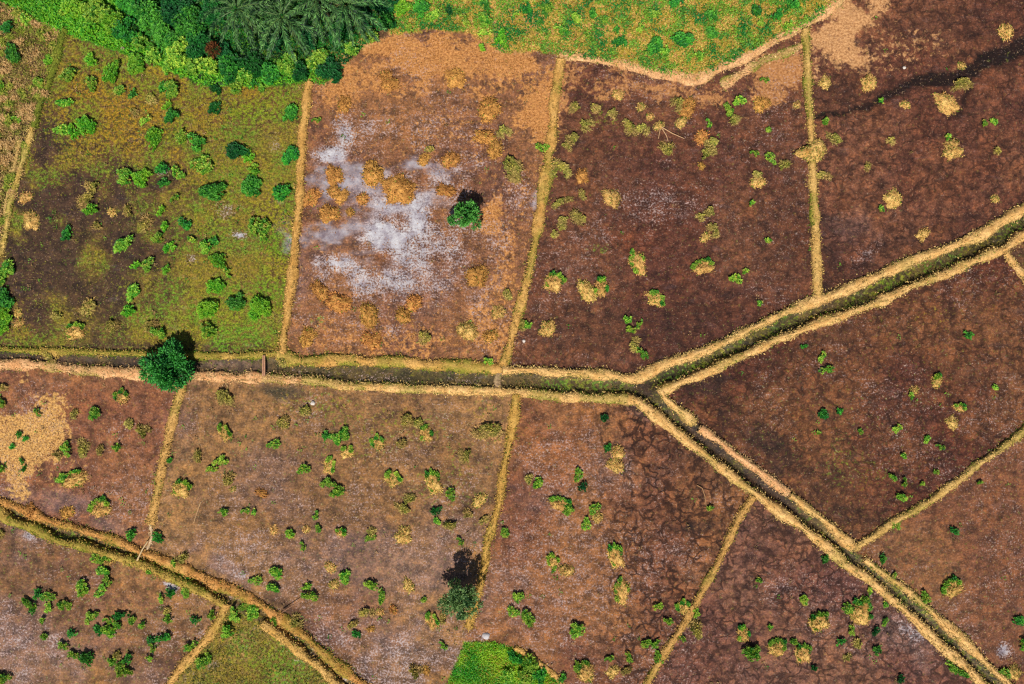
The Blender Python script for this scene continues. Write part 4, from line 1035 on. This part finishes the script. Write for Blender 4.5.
r = np.random.default_rng(77)
n = 420; u = rand_dirs(n, -.1, r); P = u * np.array([.65, .65, .5]) * r.uniform(.4, 1, n)[:, None] + np.array([0, 0, .35])
g = leaves(P, u + r.normal(0, .6, (n, 3)), rand_dirs(n, 0, r), r.uniform(.15, .32, n), r.uniform(.05, .1, n), mixcol(alb(56, 28, 18), alb(140, 84, 46), r.random(n)))
p = W(212, 48, 1.4)
o = link('dead_bush', mesh_np('dead_leaves', g[0], g[1], M_STRAW, g[2]), None, (p[0], p[1], .7))
o['label'] = 'withered red-brown bush below the leftmost palm in the thicket'; o['category'] = 'bush'


# palms
def frond_mesh(seed, L=3.75):
    r = np.random.default_rng(seed); n = 58
    t = np.linspace(.12, 1, n)
    rx = L * t * (1 - .1 * t * t); rzv = L * (.42 * t - .72 * t * t); sw = r.uniform(-.25, .25) * t ** 2
    pts = np.stack([rx, sw, rzv], 1); G = []
    for sgn in (-1, 1):
        ln = .36 * np.sin(np.pi * (.1 + .86 * t)) ** .7 + .14
        P = pts + r.normal(0, .01, pts.shape)
        D = norm(np.stack([1.0 + .4 * t + r.normal(0, .2, n), sgn * (.8 + r.normal(0, .2, n)), -.15 + r.normal(0, .4, n)], 1))
        N = np.stack([r.normal(0, .3, n), sgn * -.2 + r.normal(0, .3, n), np.ones(n)], 1)
        c = mixcol(alb(5, 50, 26), alb(126, 188, 98), np.clip(r.normal(.28, .36, n), 0, 1))
        if seed == 5: c = c * .45 + mixcol(alb(90, 92, 34), alb(190, 160, 86), t) * .55
        G.append(leaves(P, D, N, ln, .07, c, .3, .03))
    tb = tube(pts[::5], np.linspace(.05, .012, len(pts[::5])), alb(96, 128, 66), 4)
    g = cat_geo(*G, tb)
    return mesh_np('frond_leaves', g[0], g[1], M_LEAF, g[2])


FR = [frond_mesh(s) for s in range(6)]
tk = tube([(0, 0, -.1), (.05, 0, 1), (.03, .05, 2.4), (0, 0, 3.6)], [.34, .27, .26, .3], alb(70, 56, 40), 10)
TK = mesh_np('palm_trunk', tk[0], tk[1], M_BARK, tk[2], True)
PALMS = [(236, 8, 4.4, 'spreading palm at the left of the thicket, its whole fan of fronds open', 0), (282, 16, 4.2, 'palm in the middle of the thicket with fronds hanging lowest', 1),
         (318, -2, 4.4, 'palm between the middle and the right palm, cut by the top edge', 2), (346, 4, 4.0, 'rightmost palm, its fronds arching toward the salt field', 3), (252, -34, 4.8, 'palm mostly beyond the top edge with only lower fronds showing', 4)]
for px, py, zc, lab, q in PALMS:
    x, y, _ = W(px, py, zc)
    o = link('palm_tree', None, None, (x, y, 0)); o['label'] = lab; o['category'] = 'palm tree'; o['group'] = 'palms of the thicket'
    t = link('trunk', TK, o); t.scale = (.6, .6, (zc - .7) / 3.6)
    nf = 20
    for i in range(7):
        f = link('frond', FR[(i + q) % 5], o); f.location = (0, 0, zc - .15); f.rotation_euler = (random.uniform(-.3, .3), random.uniform(-.75, -.4), i * .9 + q); f.scale = [random.uniform(.4, .6)] * 3
    for i in range(nf):
        f = link('frond', FR[(i * 5 + q) % 6 if i > nf * .7 else (i + q) % 5], o)
        ring = i / nf
        f.location = (0, 0, zc - .1 - .25 * ring)
        f.rotation_euler = (random.uniform(-.35, .35), .62 * ring - .34 + random.uniform(-.1, .1), i * 2.39996 + q * .7)
        f.scale = [random.uniform(.8, 1.08)] * 3


# ------------------------------------------------------------------ small things
def pole(name, label, cat, segs, rad, col, zz):
    G = []
    for pts in segs:
        p = [(*W(a, b)[:2], zz + zi) for a, b, zi in pts]
        G.append(tube(p, np.linspace(rad, rad * .6, len(p)), col, 7))
    c = np.mean(np.concatenate([g[0] for g in G]), 0); c[2] = 0
    g = cat_geo(*G)
    o = link(name, mesh_np(name, g[0] - c, g[1], M_BARK, g[2], True), None, c); o['label'] = label; o['category'] = cat
    return o


# plank crossing: two logs side by side
p = W(265, 365.5); o = link('footbridge', None, None, (p[0], p[1], .28)); o['label'] = 'narrow wooden plank footbridge across the ditch below the mossy field'; o['category'] = 'footbridge'
for dx in (-.07, .07):
    L = .92; tb = tube([(dx, -L, .0), (dx * 1.1, 0, .03), (dx * .9, L, .01)], [.075, .07, .065], alb(186, 140, 110), 7)
    link('log', mesh_np('log', tb[0], tb[1], M_BARK, tb[2], True), o)
pole('log', 'pale thin log laid across the lower left ditch', 'log', [[(139.5, 559, .3), (145, 548, .33), (150, 540, .3)]], .07, alb(214, 186, 140), .1)
pole('fallen_branch', 'pale forked dead branch spreading from a straw tussock in the reddish field', 'branch', [[(661, 127, 0), (672, 134, .1), (684, 139, .05)], [(662, 129, 0), (666, 136, .08), (668, 142, .03)], [(660, 129, 0), (659, 134, .06), (658, 139, .03)]], .05, alb(196, 156, 116), .08)
pole('fallen_branch', 'thin curved pale branch beside a small shrub in the bottom centre field', 'branch', [[(697, 485, 0), (702, 488, .1), (704.5, 496, .08), (706, 506, .02)]], .045, alb(180, 138, 96), .06)
pole('stick', 'thin pale stick lying in the brown field near the left bank', 'stick', [[(201, 502, 0), (198, 511, .05), (194, 523, .02)]], .04, alb(206, 166, 120), .06)
pole('pole', 'straight thin brown pole running from the ditch bank to a shrub', 'pole', [[(283, 611, .25), (294, 604, .3), (305, 597, .3)]], .045, alb(150, 110, 84), .05)


def stone(label, px, py, r, z=0.0, n=1, col=(214, 204, 194)):
    import bmesh
    bm = bmesh.new(); bmesh.ops.create_icosphere(bm, subdivisions=3, radius=1)
    q = random.uniform(0, 50)
    for v in bm.verts:
        d = v.co.normalized(); k = .72 + .6 * float(NA.fbm(np.array([q + d.x * 1.4 + d.z]), np.array([q + d.y * 1.4]), 3)[0])
        v.co = d * k; v.co.z *= .62
    me = bpy.data.meshes.new('stone'); bm.to_mesh(me); bm.free()
    a = me.color_attributes.new('tint', 'FLOAT_COLOR', 'POINT')
    for d in a.data: d.color = (*alb(*col), 1)
    me.materials.append(M_STONE)
    for f in me.polygons: f.use_smooth = True
    p = W(px, py); o = link('stone', me, None, (p[0], p[1], float(ground_z(px, py)) + r * S * .2 + z)); o.scale = [r * S] * 3; o.rotation_euler.z = random.uniform(0, 6)
    o['label'] = label; o['category'] = 'stone'


stone('small white stone just above the ditch at the foot of the salt field bank', 524, 341, 1.6)
stone('tiny white stone on bare mud near the top of the streaked field', 904, 68, 1.6)
stone('small white stone beside a yellowish tuft below the dark pool', 313, 403, 2.2)
stone('pale stone at the thicket edge above the mossy field', 123, 49, 2.2, 0, 1, (176, 154, 132))
stone('flat whitish rock at the top edge of the lush green patch', 486, 636, 3.6, -.12, 1, (190, 184, 186))
stone('pale rock lying on the floor of the lower left ditch', 345, 678, 3.2, 0, 1, (190, 180, 168))

# ------------------------------------------------------------------ light, camera
wd = bpy.data.worlds.new('World'); SC.world = wd; wd.use_nodes = True
nt = wd.node_tree; nt.nodes.clear()
sky = nt.nodes.new('ShaderNodeTexSky'); sky.sky_type = 'NISHITA'; sky.sun_disc = False
EL, AZ = 51, 8
sky.sun_elevation = math.radians(EL); sky.sun_rotation = math.radians(180 + AZ)
bg = nt.nodes.new('ShaderNodeBackground'); bg.inputs[1].default_value = 0.05
wo = nt.nodes.new('ShaderNodeOutputWorld'); nt.links.new(sky.outputs[0], bg.inputs[0]); nt.links.new(bg.outputs[0], wo.inputs[0])
sl_ = bpy.data.lights.new('sun', 'SUN'); sl_.energy = 4.6; sl_.angle = math.radians(.5); sl_.color = (1, .94, .84)
so = bpy.data.objects.new('sun', sl_); COL.objects.link(so); so.rotation_euler = (math.radians(90 - EL), 0, math.radians(-AZ)); so.location = (0, -40, 60)

cd = bpy.data.cameras.new('camera'); cam = bpy.data.objects.new('camera', cd); COL.objects.link(cam)
cam.location = (0, 0, H); cd.sensor_width = 36; cd.lens = 36 * H / (1024 * S); cd.clip_end = 3000
SC.camera = cam
SC.view_settings.view_transform = 'Standard'; SC.view_settings.look = 'None'; SC.view_settings.exposure = 0.5; SC.view_settings.gamma = 1
SC.view_settings.use_curve_mapping = False
SC.render.engine = 'CYCLES'
SC.cycles.max_bounces = 4; SC.cycles.diffuse_bounces = 2; SC.cycles.transmission_bounces = 3; SC.cycles.transparent_max_bounces = 4
SC.cycles.use_denoising = False
SC.cycles.pixel_filter_type = 'BLACKMAN_HARRIS'; SC.cycles.filter_width = 1.3
